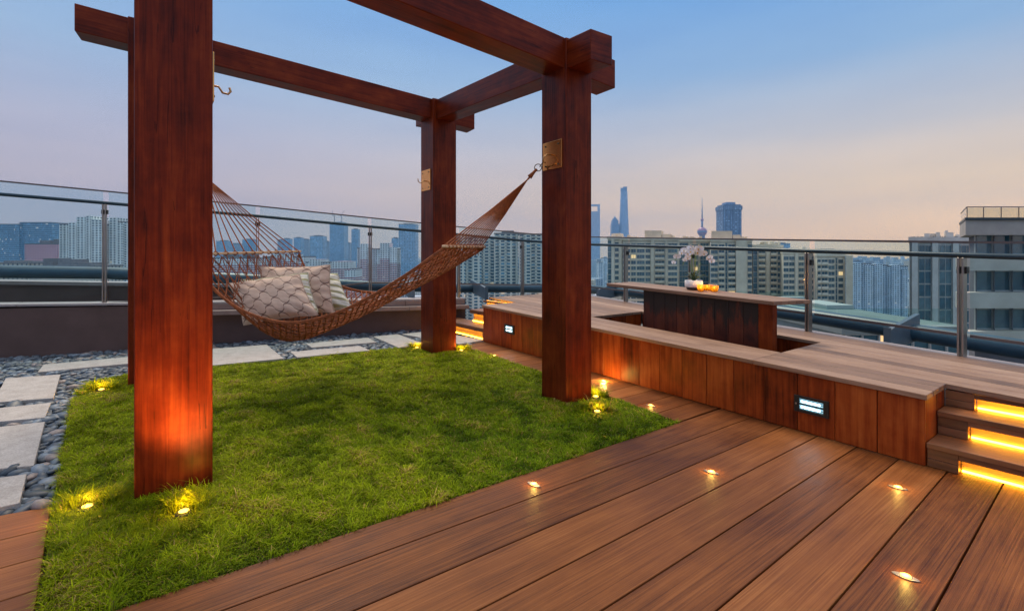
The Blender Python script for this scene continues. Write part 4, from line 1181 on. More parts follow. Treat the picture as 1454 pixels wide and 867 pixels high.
roofgrey = plain('roof_grey', (0.20, 0.20, 0.21), 0.85, noise=.2, nscale=.3)
def tower(name, label, x0, x1, ytop, d, depth, m, yaw=0, cat='tower', group=None, steps=(), roofs=(), slabs=0, fl=3.0):
    """slab block whose front spans columns x0..x1 with its roof at row ytop; steps = (x0,x1,ytop) wings, roofs = plant rooms"""
    l0, l1 = pxw(x0, d), pxw(x1, d); root = thing(name, site((l0+l1)/2, d, GZ), label, cat, group)
    zt = zof(ytop, d); w = l1-l0
    mb = B3(l0, d, yaw); wd = w/max(.4, math.cos(math.radians(yaw)))
    mb.blk(0, wd, 0, depth, GZ, zt)
    mb.build('wall', m, root)
    for i, (a, b, yt) in enumerate(steps):
        ua, ub = pxw(a, d)-l0, pxw(b, d)-l0; mb = B3(l0, d, yaw)
        mb.blk(ua, ub, -2.0-.15*i, depth*.9, GZ, zof(yt, d)); mb.build('wing', m, root)
    for a, b, yt in roofs:
        ua, ub = pxw(a, d)-l0, pxw(b, d)-l0; mb = B3(l0, d, yaw)
        mb.blk(ua, ub, depth*.2, depth*.8, zt+.01, zof(yt, d)); mb.build('roof_house', roofgrey if not isinstance(m, tuple) else m, root)
    # parapet line and ribs give the facade relief
    mb = B3(l0, d, yaw); mb.blk(-.3, wd+.3, -.3, depth+.3, zt-.9, zt+.35); mb.build('parapet', roofgrey, root)
    if slabs:
        mb = B3(l0, d, yaw); n = int((zt-GZ)/fl); k = slabs
        for i in range(1, min(n, 34)):
            z = zt-i*fl
            for j in range(k):
                u0 = wd*(j+.18)/k; u1 = wd*(j+.72)/k
                mb.blk(u0, u1, -1.1, -.02, z-.1, z+.85)
        o = mb.build('balconies', roofgrey if slabs < 0 else m, root); o['kind'] = 'stuff'
    return root
blueoffice = facade_mat('blue_office_facade', (0.19, 0.37, 0.52), (0.05, 0.16, 0.29), 3.6, 2.2, .7, .62, lit=.02)
pinkf = facade_mat('pink_facade', (0.72, 0.38, 0.42), (0.14, 0.15, 0.24), 3.1, 3.2, .5, .5)
whitef = facade_mat('white_apartment_facade', (0.82, 0.83, 0.80), (0.07, 0.14, 0.19), 3.0, 4.4, .52, .55, lit=.015)
redwhite = facade_mat('red_banded_facade', (0.80, 0.81, 0.80), (0.12, 0.17, 0.24), 3.0, 4.0, .45, .5, band=(300-26, (0.46, 0.10, 0.12)), lit=.01)
redlow = facade_mat('low_red_banded_facade', (0.80, 0.80, 0.78), (0.13, 0.18, 0.25), 3.0, 4.0, .45, .5, band=(300-10, (0.46, 0.11, 0.13)), lit=.01)
slabf = facade_mat('tall_slab_facade', (0.66, 0.65, 0.58), (0.05, 0.15, 0.22), 3.0, 5.2, .62, .62, lit=.012)
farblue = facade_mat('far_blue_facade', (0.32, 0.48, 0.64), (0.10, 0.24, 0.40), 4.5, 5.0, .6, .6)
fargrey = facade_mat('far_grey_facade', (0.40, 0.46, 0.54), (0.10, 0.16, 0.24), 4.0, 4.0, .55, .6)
bluewhite = facade_mat('blue_white_facade', (0.66, 0.74, 0.80), (0.07, 0.17, 0.27), 3.0, 3.6, .6, .55, lit=.008)
lowbeige = facade_mat('low_beige_facade', (0.60, 0.54, 0.45), (0.12, 0.15, 0.18), 3.0, 4.0, .4, .45, lit=.02)

tower('office_block', 'dark blue glass office block at the left picture edge', -60, 27, 318, 900, 60, blueoffice, 0, 'office')
tower('office_block', 'taller dark blue glass office block right behind the pink one', 27.6, 73, 315.5, 905, 60, blueoffice, 0, 'office')
tower('pink_block', 'pink apartment block in front of the blue offices', 35, 83, 346, 640, 30, pinkf, 0, 'apartments', roofs=((50, 64, 341), (70, 78, 339)))
tower('white_tower', 'stepped white apartment towers left of the first railing post', 84, 147, 318, 600, 30, whitef, 0, 'apartments', 'white apartment towers', steps=((99, 110, 316), (111, 124, 308), (124, 131, 306.5), (132, 147, 312)), slabs=5)
tower('white_tower', 'white apartment tower right of the first railing post', 150.5, 183, 315, 610, 30, whitef, 0, 'apartments', 'white apartment towers', steps=((152, 168, 309), (168, 176, 317)), slabs=3)
tower('low_block', 'row of low beige blocks right above the pipe at the left', -30, 40, 373, 430, 30, lowbeige, 0, 'apartments', roofs=((-5, 8, 370), (14, 30, 371)))
tower('low_block', 'low beige blocks with roof houses below the white towers', 41, 135, 377, 420, 30, lowbeige, 0, 'apartments', roofs=((52, 66, 366.5), (73, 92, 368), (100, 120, 373)))
tower('low_block', 'low white and red blocks seen through the hammock ropes', 300, 372, 366, 700, 40, redlow, 0, 'apartments', roofs=((312, 322, 361), (340, 352, 360)))
tower('low_block', 'low white and red block with stepped roof right of the spreader bar', 373, 433, 364, 720, 40, redlow, 0, 'apartments', steps=((386, 400, 356), (401, 416, 361)))
tower('low_block', 'low white block stepped up towards its middle behind the cushions', 434, 470, 372, 700, 30, redlow, 0, 'apartments', steps=((440, 456, 368),))
tower('low_block', 'low white and red block left of the red banded towers', 471, 505, 381, 690, 30, redlow, 0, 'apartments', steps=((472, 497, 371), (490, 506, 383)))
tower('banded_tower', 'white tower with red bands left of the middle railing post', 507, 523, 352, 800, 25, redwhite, 0, 'apartments', 'white towers with red bands', steps=((512, 522, 346),), slabs=2)
tower('banded_tower', 'wider white tower with red bands right of the middle railing post', 526, 564, 353, 800, 25, redwhite, 0, 'apartments', 'white towers with red bands', steps=((540, 553, 345), (554, 564, 351)), slabs=3)
tower('slab_tower', 'wide beige residential slab right of the far right post', 640, 701, 337, 460, 18, slabf, 0, 'apartments', 'tall residential slabs', steps=((650, 661, 336), (672, 684, 335)), slabs=6)
tower('slab_tower', 'beige residential slab behind the hammock ropes, left of the post', 702, 736, 331, 455, 18, slabf, 0, 'apartments', 'tall residential slabs', roofs=((712, 730, 327),), slabs=3)
tower('slab_tower', 'teal and beige residential slab left of the near right post', 737, 800, 332, 450, 18, slabf, 0, 'apartments', 'tall residential slabs', steps=((746, 753, 333),), slabs=4)
# far skyline, left to right
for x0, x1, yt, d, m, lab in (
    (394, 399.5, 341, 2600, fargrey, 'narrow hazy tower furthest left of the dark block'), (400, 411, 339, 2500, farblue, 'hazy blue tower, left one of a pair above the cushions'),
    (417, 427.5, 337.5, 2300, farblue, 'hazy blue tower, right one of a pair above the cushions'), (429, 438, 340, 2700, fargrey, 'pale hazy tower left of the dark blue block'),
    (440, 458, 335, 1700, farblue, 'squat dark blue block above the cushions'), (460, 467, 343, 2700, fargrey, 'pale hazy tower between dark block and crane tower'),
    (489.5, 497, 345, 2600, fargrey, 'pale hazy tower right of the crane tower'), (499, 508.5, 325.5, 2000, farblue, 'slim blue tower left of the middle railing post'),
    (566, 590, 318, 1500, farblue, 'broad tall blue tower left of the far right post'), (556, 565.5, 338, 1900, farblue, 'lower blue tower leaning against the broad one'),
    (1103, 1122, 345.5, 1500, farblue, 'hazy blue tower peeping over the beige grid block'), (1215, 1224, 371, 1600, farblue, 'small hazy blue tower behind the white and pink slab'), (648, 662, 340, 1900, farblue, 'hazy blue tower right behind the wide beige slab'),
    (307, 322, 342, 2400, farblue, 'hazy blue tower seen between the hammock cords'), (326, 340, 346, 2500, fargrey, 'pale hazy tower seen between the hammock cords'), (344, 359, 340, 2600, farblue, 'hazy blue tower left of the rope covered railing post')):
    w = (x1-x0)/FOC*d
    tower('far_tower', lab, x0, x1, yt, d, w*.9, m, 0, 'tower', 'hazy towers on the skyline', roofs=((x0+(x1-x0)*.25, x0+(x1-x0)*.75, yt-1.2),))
# tower under construction with cranes
d = 2200; t = tower('crane_tower', 'tall blue tower under construction with cranes on its roof', 468, 488, 318, d, 60, farblue, 0, 'tower', steps=((470, 486, 315),))
crane = plain('crane_steel', (.20, .24, .30), .6)
for px, lean in ((475, -2), (485, 3)):
    mb = MB(); a = P(px, 316, d-2); b = P(px, 305, d-2); mb.tube([a, b], 1.6, 5); mb.tube([P(px-2, 307, d-2), P(px+lean*1.4, 299, d-2)], 1.2, 5); mb.build('crane', crane, t)
# bottle-opener tower
def loft(name, label, px, rows, d, m, n=4, rot=45, cat='tower', twist=0):
    """stack of rings: rows = (py, half width in px)"""
    lat = pxw(px, d); root = thing(name, site(lat, d, GZ), label, cat)
    mb = MB(); c0 = site(lat, d)
    rings = []
    for i, (py, hw_) in enumerate(rows):
        z = zof(py, d) if py is not None else GZ; r = hw_/FOC*d
        ring = []
        for k in range(n):
            an = math.radians(rot+twist*i)+2*math.pi*k/n+TH; rr_ = r*(math.sqrt(2) if n == 4 else 1)
            ring.append(Vector((c0.x+rr_*math.cos(an), c0.y+rr_*math.sin(an), z)))
        rings.append(ring)
    acc = 0
    for i in range(len(rings)-1):
        for k in range(n):
            k2 = (k+1) % n; w_ = (rings[i][k2]-rings[i][k]).length
            z0, z1 = rings[i][k].z-GZ, rings[i+1][k].z-GZ
            mb.face([rings[i][k], rings[i][k2], rings[i+1][k2], rings[i+1][k]], [(k*w_, z0), (k*w_+w_, z0), (k*w_+w_, z1), (k*w_, z1)], smooth=(n > 8))
    mb.face(rings[-1]); mb.build('shaft', m, root)
    return root
skyblue = facade_mat('sky_tower_facade', (0.30, 0.46, 0.68), (0.18, 0.32, 0.54), 8.0, 6.0, .55, .6)
skydark = facade_mat('sky_tower_dark_facade', (0.20, 0.34, 0.54), (0.06, 0.13, 0.25), 8.0, 6.0, .55, .6)
d = 4200
tw = loft('twisted_tower', 'tallest skyline tower, slender, twisted and tapering', 886, [(None, 9.2), (380, 8.2), (340, 7.2), (310, 6.2), (290, 5.4), (272, 4.8)], d, skyblue, 12, 0, twist=9)
mb = B3(pxw(881.6, d), d-4); w = 4.2/FOC*d; h = (272-265)/FOC*d; zt = zof(272, d); mb.blk(0, w, 0, 20, zt-.5, zt+h*.75); mb.blk(w*.9, w*2.1, 4, 24, zt-.6, zt+h); mb.build('crown', skydark, tw)
# trapezoid tower with the square opening at its top
lat = pxw(843, d); root = thing('opening_tower', site(lat, d, GZ), 'slim tapering skyline tower with an open slot at its top', 'tower')
mb = B3(lat, d, 0); k = d/FOC
def bq(u0, u1, y0, y1, n1=40, mi=0): mb.blk(u0*k, u1*k, 0, n1, zof(y0, d), zof(y1, d), mi)
bq(-9, 9, 560, 300); bq(-9, -6, 299.9, 292.6); bq(6.4, 9, 299.9, 292.6); bq(-9, 9, 292.5, 290)
mb.build('shaft', facade_mat('pale_sky_tower_facade', (0.50, 0.60, 0.74), (0.22, 0.33, 0.48), 8.0, 6.0, .6, .6), root)
mb = B3(lat, d-3, 0); W = mb.W; mb.face([W(-9.05*k, -.3, zof(560, d)), W(4*k, -.3, zof(560, d)), W(-8.9*k, -.3, zof(297, d))], [(0, 0), (60, 0), (0, 300)]); mb.face([W(-9.05*k, 2, zof(560, d)), W(-8.9*k, 2, zof(297, d)), W(4*k, 2, zof(560, d))], [(0, 0)]*3); mb.build('folded_facet', skyblue, root)
pgd = loft('tiered_tower', 'skyline tower with stepped pagoda like crown and spire', 873, [(None, 5.3), (318, 5.2), (317.9, 4.4), (313, 4.2), (312.9, 3.2), (310.5, 3.0), (310.4, 1.8), (308, .9)], d, skydark, 4)
mb = MB(); mb.tube([P(873, 309, d), P(873, 304.5, d)], 1.6, 6); mb.build('spire', skydark, pgd)
# broadcast tower with spheres
d = 3700; c = lambda y: P(997, y, d); k = d/FOC
bt = thing('broadcast_tower', site(pxw(997, d), d, GZ), 'slender broadcast tower with two pinkish spheres and a needle spire', 'tower')
bm_ = plain('broadcast_tower_concrete', (0.16, 0.22, 0.38), .6); sph = plain('broadcast_tower_sphere', (0.36, 0.16, 0.26), .35)
mb = MB()
for off in (-3.2, 0, 3.2): mb.tube([P(997+off, 560, d), P(997+off*.85, 330, d)], 1.25*k, 10)
mb.tube([c(326), c(312)], 1.35*k, 12); mb.tube([c(312), c(299), c(281)], [1.0*k, .7*k, .22*k], 8); mb.build('shaft', bm_, bt)
mb = MB(); mb.sphere(c(329), 6.5*k, 28, 16); mb.build('main_sphere', sph, bt)
mb = MB(); mb.sphere(c(312), 2.2*k, 16, 10); mb.build('upper_sphere', sph, bt)
mb = MB(); mb.lathe(c(329), [(6.55*k, -1.0*k), (6.75*k, -.5*k), (6.75*k, .5*k), (6.55*k, 1.0*k)], 28, cap=False); mb.build('sphere_band', bm_, bt)
# unfinished block with rounded corners
d = 1700; k = d/FOC
ub = thing('unfinished_block', site(pxw(1040, d), d, GZ), 'broad unfinished blue high rise right of the broadcast tower', 'tower')
mb = B3(pxw(1027, d), d); mb.blk(0, 26*k, 0, 24*k, GZ, zof(298, d)); mb.blk(-.9*k, 26.9*k, -1*k, 25*k, zof(298, d)+.02, zof(292, d)); mb.blk(1.2*k, 25.4*k, 1*k, 23*k, zof(292, d)+.02, zof(290, d)); mb.build('wall', facade_mat('unfinished_facade', (0.08, 0.15, 0.27), (0.20, 0.34, 0.52), 4.0, 8.0, .7, .65), ub)
mb = B3(pxw(1033, d), d); mb.blk(0, 13*k, 4*k, 18*k, zof(290, d)+.03, zof(286.5, d)); mb.build('roof_house', skydark, ub)
mb = B3(pxw(1027, d), d-.5*k)
for j in range(6): mb.blk((1+j*4.6)*k, (1.5+j*4.6)*k, -.5*k, .2*k, zof(420, d), zof(298, d))
mb.build('ribs', skydark, ub)
# pale towers right of the near right post
tower('pale_tower', 'pale blue residential tower left of the platform table end', 850.5, 856, 372, 1100, 30, bluewhite, 0, 'apartments', 'pale distant residential towers')
tower('pale_tower', 'second pale blue tower, right behind the first, by the beige block', 857, 862, 366, 1150, 30, bluewhite, 0, 'apartments', 'pale distant residential towers')
tower('pale_tower', 'white, blue and pink slab right of the beige apartment row', 1212, 1237.5, 374, 700, 25, bluewhite, 0, 'apartments', 'pale distant residential towers', steps=((1213, 1222, 373), (1227, 1236, 376)), slabs=3)
tower('pale_tower', 'blue white residential tower, left half of the twin', 1239, 1262, 376, 720, 25, bluewhite, 0, 'apartments', 'pale distant residential towers', steps=((1241, 1252, 374.5),), slabs=3)
tower('pale_tower', 'blue white residential tower, right half of the twin, beside the glass office', 1263, 1289, 377.5, 715, 25, bluewhite, 0, 'apartments', 'pale distant residential towers', steps=((1265, 1277, 376), (1280, 1287, 382)), slabs=3)

# ---- nearer blocks with modelled windows
glassdark = plain('window_glass', (0.035, 0.115, 0.16), 0.08, noise=.35, nscale=.35, spec=.8)
glassmid = plain('window_glass_pale', (0.10, 0.19, 0.23), 0.10, noise=.35, nscale=.35, spec=.8)
glasslit = emit('lit_window', (1.0, .62, .28), .9)
beige = plain('beige_concrete', (0.74, 0.63, 0.48), .8, noise=.12, nscale=.15)
beige2 = plain('pale_beige_concrete', (0.80, 0.70, 0.56), .8, noise=.12, nscale=.15)
tealwall = plain('teal_spandrel', (0.10, 0.20, 0.23), .5, noise=.15, nscale=.3)
frame_m = plain('window_frame', (0.40, 0.40, 0.38), .5)
_wm = {}
def window_mesh(w, h, kind, gm):
    key = (round(w, 2), round(h, 2), kind, gm.name)
    if key in _wm: return _wm[key]
    mb = MB(); n = max(1, int(round(w/1.5)))
    mb.box((0, .12, 0), (w, .2, h), mi=0)
    fr_ = .09
    mb.box((-fr_, 0, -fr_), (w+fr_, .13, .02), mi=1); mb.box((-fr_, 0, h-.02), (w+fr_, .13, h+fr_), mi=1)
    mb.box((-fr_, 0, .021), (0, .13, h-.021), mi=1); mb.box((w, 0, .021), (w+fr_, .13, h-.021), mi=1)
    for i in range(1, n): mb.box((w*i/n-.05, .03, .021), (w*i/n+.05, .119, h-.021), mi=1)
    if kind == 1: mb.box((0, .04, h*.33), (w, .118, h*.33+.08), mi=1)
    o = mb.build('window', [gm, frame_m]); me = o.data; bpy.data.objects.remove(o); _wm[key] = me
    return me
def apartment(name, label, x0, x1, ytop, d, depth, bays, wallm, nfl, fl=3.0, yaw=0, roofs=(), group=None, seed=0, sidewin=False, cat='apartments', spandrel=None):
    """bays: (u0, u1, kind) in fractions of the width; kinds: w window, b balcony with window, p solid pier, g recessed glazed strip"""
    r = random.Random(seed); l0 = pxw(x0, d); W_ = (pxw(x1, d)-l0)/max(.3, math.cos(math.radians(yaw)))
    root = thing(name, site(l0+W_/2, d, GZ), label, cat, group); zt = zof(ytop, d)
    b = B3(l0, d, yaw); b.blk(0, W_, .6, depth, GZ, zt)
    for u0, u1, k in bays:
        a, c = u0*W_, u1*W_
        if k == 'p': b.blk(a, c, -.15, .59, GZ, zt-.3)
        if k == 'q': b.blk(a, c, -1.2, .59, GZ, zt+1.0)
    for i in range(nfl):
        zf = zt-1.2-(i+1)*fl
        for u0, u1, k in bays:
            a, c = u0*W_, u1*W_
            if k in 'wb': b.blk(a+.02, c-.02, .18, .595, zf+fl-.62-.38, zf+fl-.02-.38)
            if k == 'b':
                b.blk(a+.1, c-.1, -1.15, .17, zf-.35, zf-.15); b.blk(a+.1, c-.1, -1.15, -1.03, zf-.14, zf+.75)
    for i in range(nfl*3):          # air conditioners on ledges
        u0, u1, k = r.choice(bays); zf = zt-1.2-(r.randrange(nfl)+1)*fl; a = lerp(u0, u1, r.uniform(.05, .8))*W_
        if k in 'wb': b.blk(a, a+.8, -.22, .175, zf-.42, zf+.2)
    for i in range(9): a = r.uniform(.02, .9)*W_; b.blk(a, a+r.uniform(.5, 2.2), r.uniform(1, depth*.5), depth*.6, zt+.92, zt+.9+r.uniform(.5, 1.9))
    b.blk(-.25, W_+.25, -.3, depth+.25, zt-.55, zt+.9)
    b.build('wall', wallm, root)
    for xa, xb, yt in roofs:
        q = B3(l0, d, yaw); q.blk(pxw(xa, d)-l0, pxw(xb, d)-l0, depth*.15, depth*.8, zt+.91, zof(yt, d)); q.build('roof_house', wallm, root)
    ang = math.atan2(b.u.y, b.u.x); cnt = 0; rest = MB()
    for i in range(nfl):
        zf = zt-1.2-(i+1)*fl
        for u0, u1, k in bays:
            if k not in 'wbg': continue
            a, c = u0*W_, u1*W_
            gm = glasslit if (k != 'g' and r.random() < .015) else (glassmid if r.random() < .3 else glassdark)
            mg = .06*(c-a) if k == 'w' else .25
            w, h = c-a-2*mg, (2.05 if k == 'w' else 2.0 if k == 'b' else fl-.35)
            z = zf+(.30 if k == 'w' else .05 if k == 'b' else .1); nn = .36
            if cnt < 100:
                o = bpy.data.objects.new('window', window_mesh(w, h, 1 if k == 'w' else 0, gm)); COL.objects.link(o)
                o.parent = root; o.location = b.W(a+mg, nn, z)-root.location; o.rotation_euler = (0, 0, ang); cnt += 1
    return root
def side_along(px, ahead=0.0):
    B3.ray = (Vector((FX, FY, 0))+Vector((RX, RY, 0))*((px-CX)/FOC+ahead)).normalized()
side_along(1020)
# columns of the beige row, left to right
apartment('beige_block', 'narrow beige and teal block end left of the railing post by the table', 862.5, 883, 338, 262, 16, [(0, .28, 'g'), (.28, .48, 'p'), (.5, .78, 'w'), (.8, 1, 'p')], beige2, 17, 3.05, 0, (), 'beige apartment blocks behind the platform', 1)
apartment('beige_block', 'wide beige block with two roof houses behind the left half of the table', 884, 963, 339.5, 258, 16, [(0, .14, 'w'), (.15, .24, 'w'), (.25, .40, 'w'), (.41, .50, 'w'), (.51, .57, 'p'), (.58, .76, 'b'), (.77, .80, 'p'), (.81, .99, 'w')], beige, 12, 3.05, 0, ((914.5, 938.5, 327), (939.5, 951.5, 332)), 'beige apartment blocks behind the platform', 2)
apartment('beige_block', 'glassier beige block right behind the white orchid', 964, 1008, 341.5, 266, 15, [(0, .3, 'g'), (.31, .36, 'p'), (.37, .62, 'w'), (.63, .67, 'p'), (.68, .97, 'g')], beige, 16, 3.05, 0, (), 'beige apartment blocks behind the platform', 3)
apartment('beige_block', 'beige block under a pale roof house right of the orchid', 1009, 1068, 341, 255, 18, [(0, .18, 'w'), (.19, .34, 'b'), (.35, .41, 'g'), (.42, .60, 'b'), (.61, .88, 'q'), (.89, 1, 'w')], beige, 16, 3.05, 0, ((1010, 1040, 327.5), (1041, 1052, 333)), 'beige apartment blocks behind the platform', 4)
apartment('beige_block', 'beige block with a stair tower between roof house and railing post', 1069, 1112, 350, 262, 16, [(0, .16, 'g'), (.18, .42, 'b'), (.44, .56, 'p'), (.58, .80, 'b'), (.82, .98, 'w')], beige, 20, 3.05, 0, ((1075, 1095, 346.5),), 'beige apartment blocks behind the platform', 5)
apartment('beige_block', 'lower beige grid block left of the railing post beside the table end', 1112.5, 1160, 358, 250, 16, [(0, .16, 'w'), (.17, .34, 'w'), (.35, .44, 'p'), (.45, .62, 'w'), (.63, .80, 'w'), (.81, .99, 'w')], beige2, 20, 3.0, 0, (), 'beige apartment blocks behind the platform', 6)
apartment('beige_block', 'beige block with blank striped flank right of the railing post', 1160.5, 1201, 362, 240, 18, [(0, .14, 'b'), (.15, .38, 'b'), (.39, .62, 'w'), (.64, .72, 'g'), (.74, .92, 'w')], beige2, 24, 3.0, 0, ((1164, 1186, 353),), 'beige apartment blocks behind the platform', 7)
side_along(1205)
fl_ = thing('gable_wall', site(pxw(1206, 236), 236, GZ), 'blank beige gable wall slab closing the beige row', 'wall')
mb = B3(pxw(1201.2, 236), 236); w_ = (1211-1201.2)/FOC*236
mb.blk(0, w_, 0, 16, GZ, zof(362.5, 236)); 
for i in range(30): mb.blk(.1, w_-.1, -.12, -.002, zof(363, 236)-1.5-i*1.5, zof(363, 236)-.9-i*1.5)
mb.build('wall', beige, fl_)

B3.ray = None
# low glazed wing with a roof terrace, right below the railing
d0 = 30.0; zr = -3.35
wg = thing('glazed_wing', site(pxw(1330, d0), d0, GZ), 'low wing with dark glazing and a pale roof terrace below the railing', 'building')
mb = B3(pxw(1203, d0), d0); ww = 7.6
mb.blk(0, ww, .5, 17, GZ, zr); mb.blk(-.2, ww, .2, 17.1, zr-.35, zr+.12); mb.build('wall', plain('wing_concrete', (.22, .25, .245), .8, noise=.15, nscale=.5), wg)
mb = B3(pxw(1203, d0), d0)
for i in range(7): mb.blk(.1+i*1.05, .1+i*1.05+.06, .3, .49, -14, zr-.36)
mb.blk(0, ww, .32, .48, zr-1.9, zr-1.8); mb.build('mullions', frame_m, wg)
wm = window_mesh(.95, 1.35, 0, glassdark); wml = window_mesh(.95, 1.35, 0, glasslit)
bb = B3(pxw(1203, d0), d0)
for i in range(7):
    for j in range(2):
        o = bpy.data.objects.new('window', wml if (i, j) in ((2, 0), (5, 1)) else wm); COL.objects.link(o); o.parent = wg; o.location = bb.W(.16+i*1.05, .28, zr-1.75-j*1.6)-wg.location; o.rotation_euler = (0, 0, math.atan2(RY, RX))
mb = B3(pxw(1203, d0), d0)
for n0 in (1.2, 15.6): mb.blk(.2, ww, n0, n0+.02, zr+.13, zr+1.15)
mb.blk(.2, .22, 1.3, 15.5, zr+.13, zr+1.15); mb.build('roof_glass_rail', clear_glass('roof_terrace_glass', (.86, .95, .94)), wg)
mb = B3(pxw(1203, d0), d0); mb.blk(1.6, 4.9, 12.4, 13.0, zr+.125, zr+.9); mb.blk(1.6, 2.0, 6, 12.3, zr+.125, zr+.5); mb.blk(5.2, 7.4, 10, 14.5, zr+.125, zr+.45); mb.build('roof_kerbs', plain('roof_kerb', (.34, .40, .38), .8), wg)
lw = MB()
side_along(1291, .02)
# office with stone piers
d1 = 133.0
ofc = apartment('stone_office', 'glass office with pale stone piers left of the concrete building', 1291, 1385, 341, d1, 20, [(0, .035, 'g'), (.04, .13, 'p'), (.135, .345, 'g'), (.35, .44, 'p'), (.445, .655, 'g'), (.66, .75, 'p'), (.755, .99, 'g')], plain('pale_stone', (.58, .55, .52), .75, noise=.12, nscale=.5), 8, 3.55, 0, (), None, 9, cat='office')
mb = B3(pxw(1291, d1), d1); k = d1/FOC; rr = random.Random(3); zt = zof(341, d1)
for i in range(26): u = rr.uniform(1, 70)*k; mb.blk(u, u+rr.uniform(.5, 3)*k, 2, 4, zt+.91, zt+.9+rr.uniform(.4, 1.3)*k)
for u in (8, 33.5, 45): mb.blk(u*k, (u+.5)*k, 2.2, 2.6, zt+.92, zt+rr.uniform(3.5, 5.5)*k)
mb.build('roof_plant', plain('roof_plant_dark', (.06, .06, .07), .7), ofc)
side_along(1372, -.09)
# concrete terrace building at the right edge
d2 = 44.0; k = d2/FOC
cbm = plain('board_concrete', (.40, .37, .35), .85, noise=.14, nscale=.6, bump=.1); cbl = plain('pale_band_concrete', (.52, .48, .42), .8, noise=.1, nscale=.4)
cb = thing('concrete_building', site(pxw(1430, d2), d2, GZ), 'concrete building with banded balconies and a glass roof rail at the right edge', 'building')
b = B3(pxw(1371, d2), d2, 0); u_ = lambda px: (px-1371)*k
b.blk(u_(1371), u_(1560), 0, 9, zof(333.5, d2), zof(312.5, d2)); b.build('roof_slab', cbm, cb)
b = B3(pxw(1371, d2), d2, 0); b.blk(u_(1370), u_(1562), -.25, 9.2, zof(312.4, d2), zof(309, d2)); b.build('roof_edge', MT['darkrail'], cb)
b = B3(pxw(1371, d2), d2, 0); b.blk(u_(1372.5), u_(1560), .10, .13, zof(308.9, d2), zof(295, d2)); b.blk(u_(1372.5), u_(1372.5)+.03, .14, 8.8, zof(308.9, d2), zof(295, d2)); b.build('roof_glass', clear_glass('warm_roof_glass', (.86, .86, .80)), cb)
b = B3(pxw(1371, d2), d2, 0)
for px in (1372.5, 1396, 1421, 1446, 1471): b.blk(u_(px), u_(px)+.09, 0, .09, zof(308.9, d2), zof(294.6, d2))
b.blk(u_(1372.5), u_(1560), -.02, .1, zof(294.5, d2), zof(293.2, d2)); b.blk(u_(1372.5)-.02, u_(1372.5)+.1, .11, 8.8, zof(294.5, d2), zof(293.2, d2)); b.build('roof_rail', MT['trim'], cb)
b = B3(pxw(1371, d2), d2, 0); b.blk(u_(1386), u_(1560), 1.4, 9, GZ, zof(333.6, d2)); b.build('core_wall', plain('core_dark', (.13, .13, .15), .8, noise=.2, nscale=.6), cb)
for y0, y1 in ((384, 362.5), (437, 415), (492, 470)):
    b = B3(pxw(1371, d2), d2, 0); b.blk(u_(1358), u_(1560), -.4, 1.39, zof(y0, d2), zof(y1, d2)); b.build('balcony_band', cbl, cb, bevel=.02)
wz = (3.0, 2.0)
bb = B3(pxw(1371, d2), d2, 0)
wmA = window_mesh(1.5, 1.75, 0, glassdark); wmB = window_mesh(1.5, 1.75, 0, glassmid)
rr = random.Random(8)
for y0 in (361, 414, 469):
    for i in range(7):
        o = bpy.data.objects.new('window', wmB if rr.random() < .35 else wmA); COL.objects.link(o); o.parent = cb; o.location = bb.W(u_(1388)+i*1.66, 1.18, zof(y0, d2)+.05)-cb.location; o.rotation_euler = (0, 0, math.atan2(RY, RX))
b = B3(pxw(1371, d2), d2, 0)
for i in range(8): b.blk(u_(1387)+i*1.66-.02, u_(1387)+i*1.66+.08, .9, 1.16, zof(500, d2), zof(334, d2))
b.build('mullions', plain('mullion_dark', (.09, .10, .12), .5), cb)

B3.ray = None
# the low city between the named buildings, down to the horizon
cm = B3(0, 0); rr = random.Random(21)
for i in range(3600):
    d = 820+5450*rr.random()**1.3; lat = rr.uniform(-1.7, 1.9)*d
    if max(abs(lat), d) > 6200: continue
    hmax = 58 if d < 1500 else 88
    h = rr.uniform(12, hmax)
    if rr.random() < .12 and d > 1800: h *= 1.12
    w_, dp = rr.uniform(14, 40), rr.uniform(14, 34)
    b = B3(lat, d, rr.choice((0, 0, 20, -25, 40))); b.blk(-w_/2, w_/2, 0, dp, GZ, GZ+h, mi=rr.randrange(4))
    off = len(cm.v); cm.v += b.v; cm.f += [tuple(i_+off for i_ in f_) for f_ in b.f]; cm.uv += b.uv; cm.t += b.t; cm.mi += b.mi; cm.sm += b.sm
o = cm.build('city_mass', [bluewhite, fargrey, lowbeige, whitef]); tag(o, 'mass of low hazy city blocks filling the distance', 'city', kind='stuff')
#@@END_CITY@@

# ------------------------------------------------------------------ haze
hz = MB(); hz.box((-6600, -6600, GZ-1), (6600, 6600, 600))
ho = hz.build('haze', None) if False else None
me = bpy.data.meshes.new('haze'); me.from_pydata(hz.v, [], hz.f)
ho = bpy.data.objects.new('haze', me); COL.objects.link(ho); ho['kind'] = 'stuff'
hm_, nt, b = mat('haze_air'); nt.nodes.remove(b); pv = N(nt, 'ShaderNodeVolumePrincipled')
pv.inputs['Color'].default_value = (0.30, 0.60, 1.0, 1); pv.inputs['Density'].default_value = 0.00010; pv.inputs['Anisotropy'].default_value = 0.0
L(nt, pv.outputs[0], nt.nodes['Material Output'].inputs['Volume']); me.materials.append(hm_)

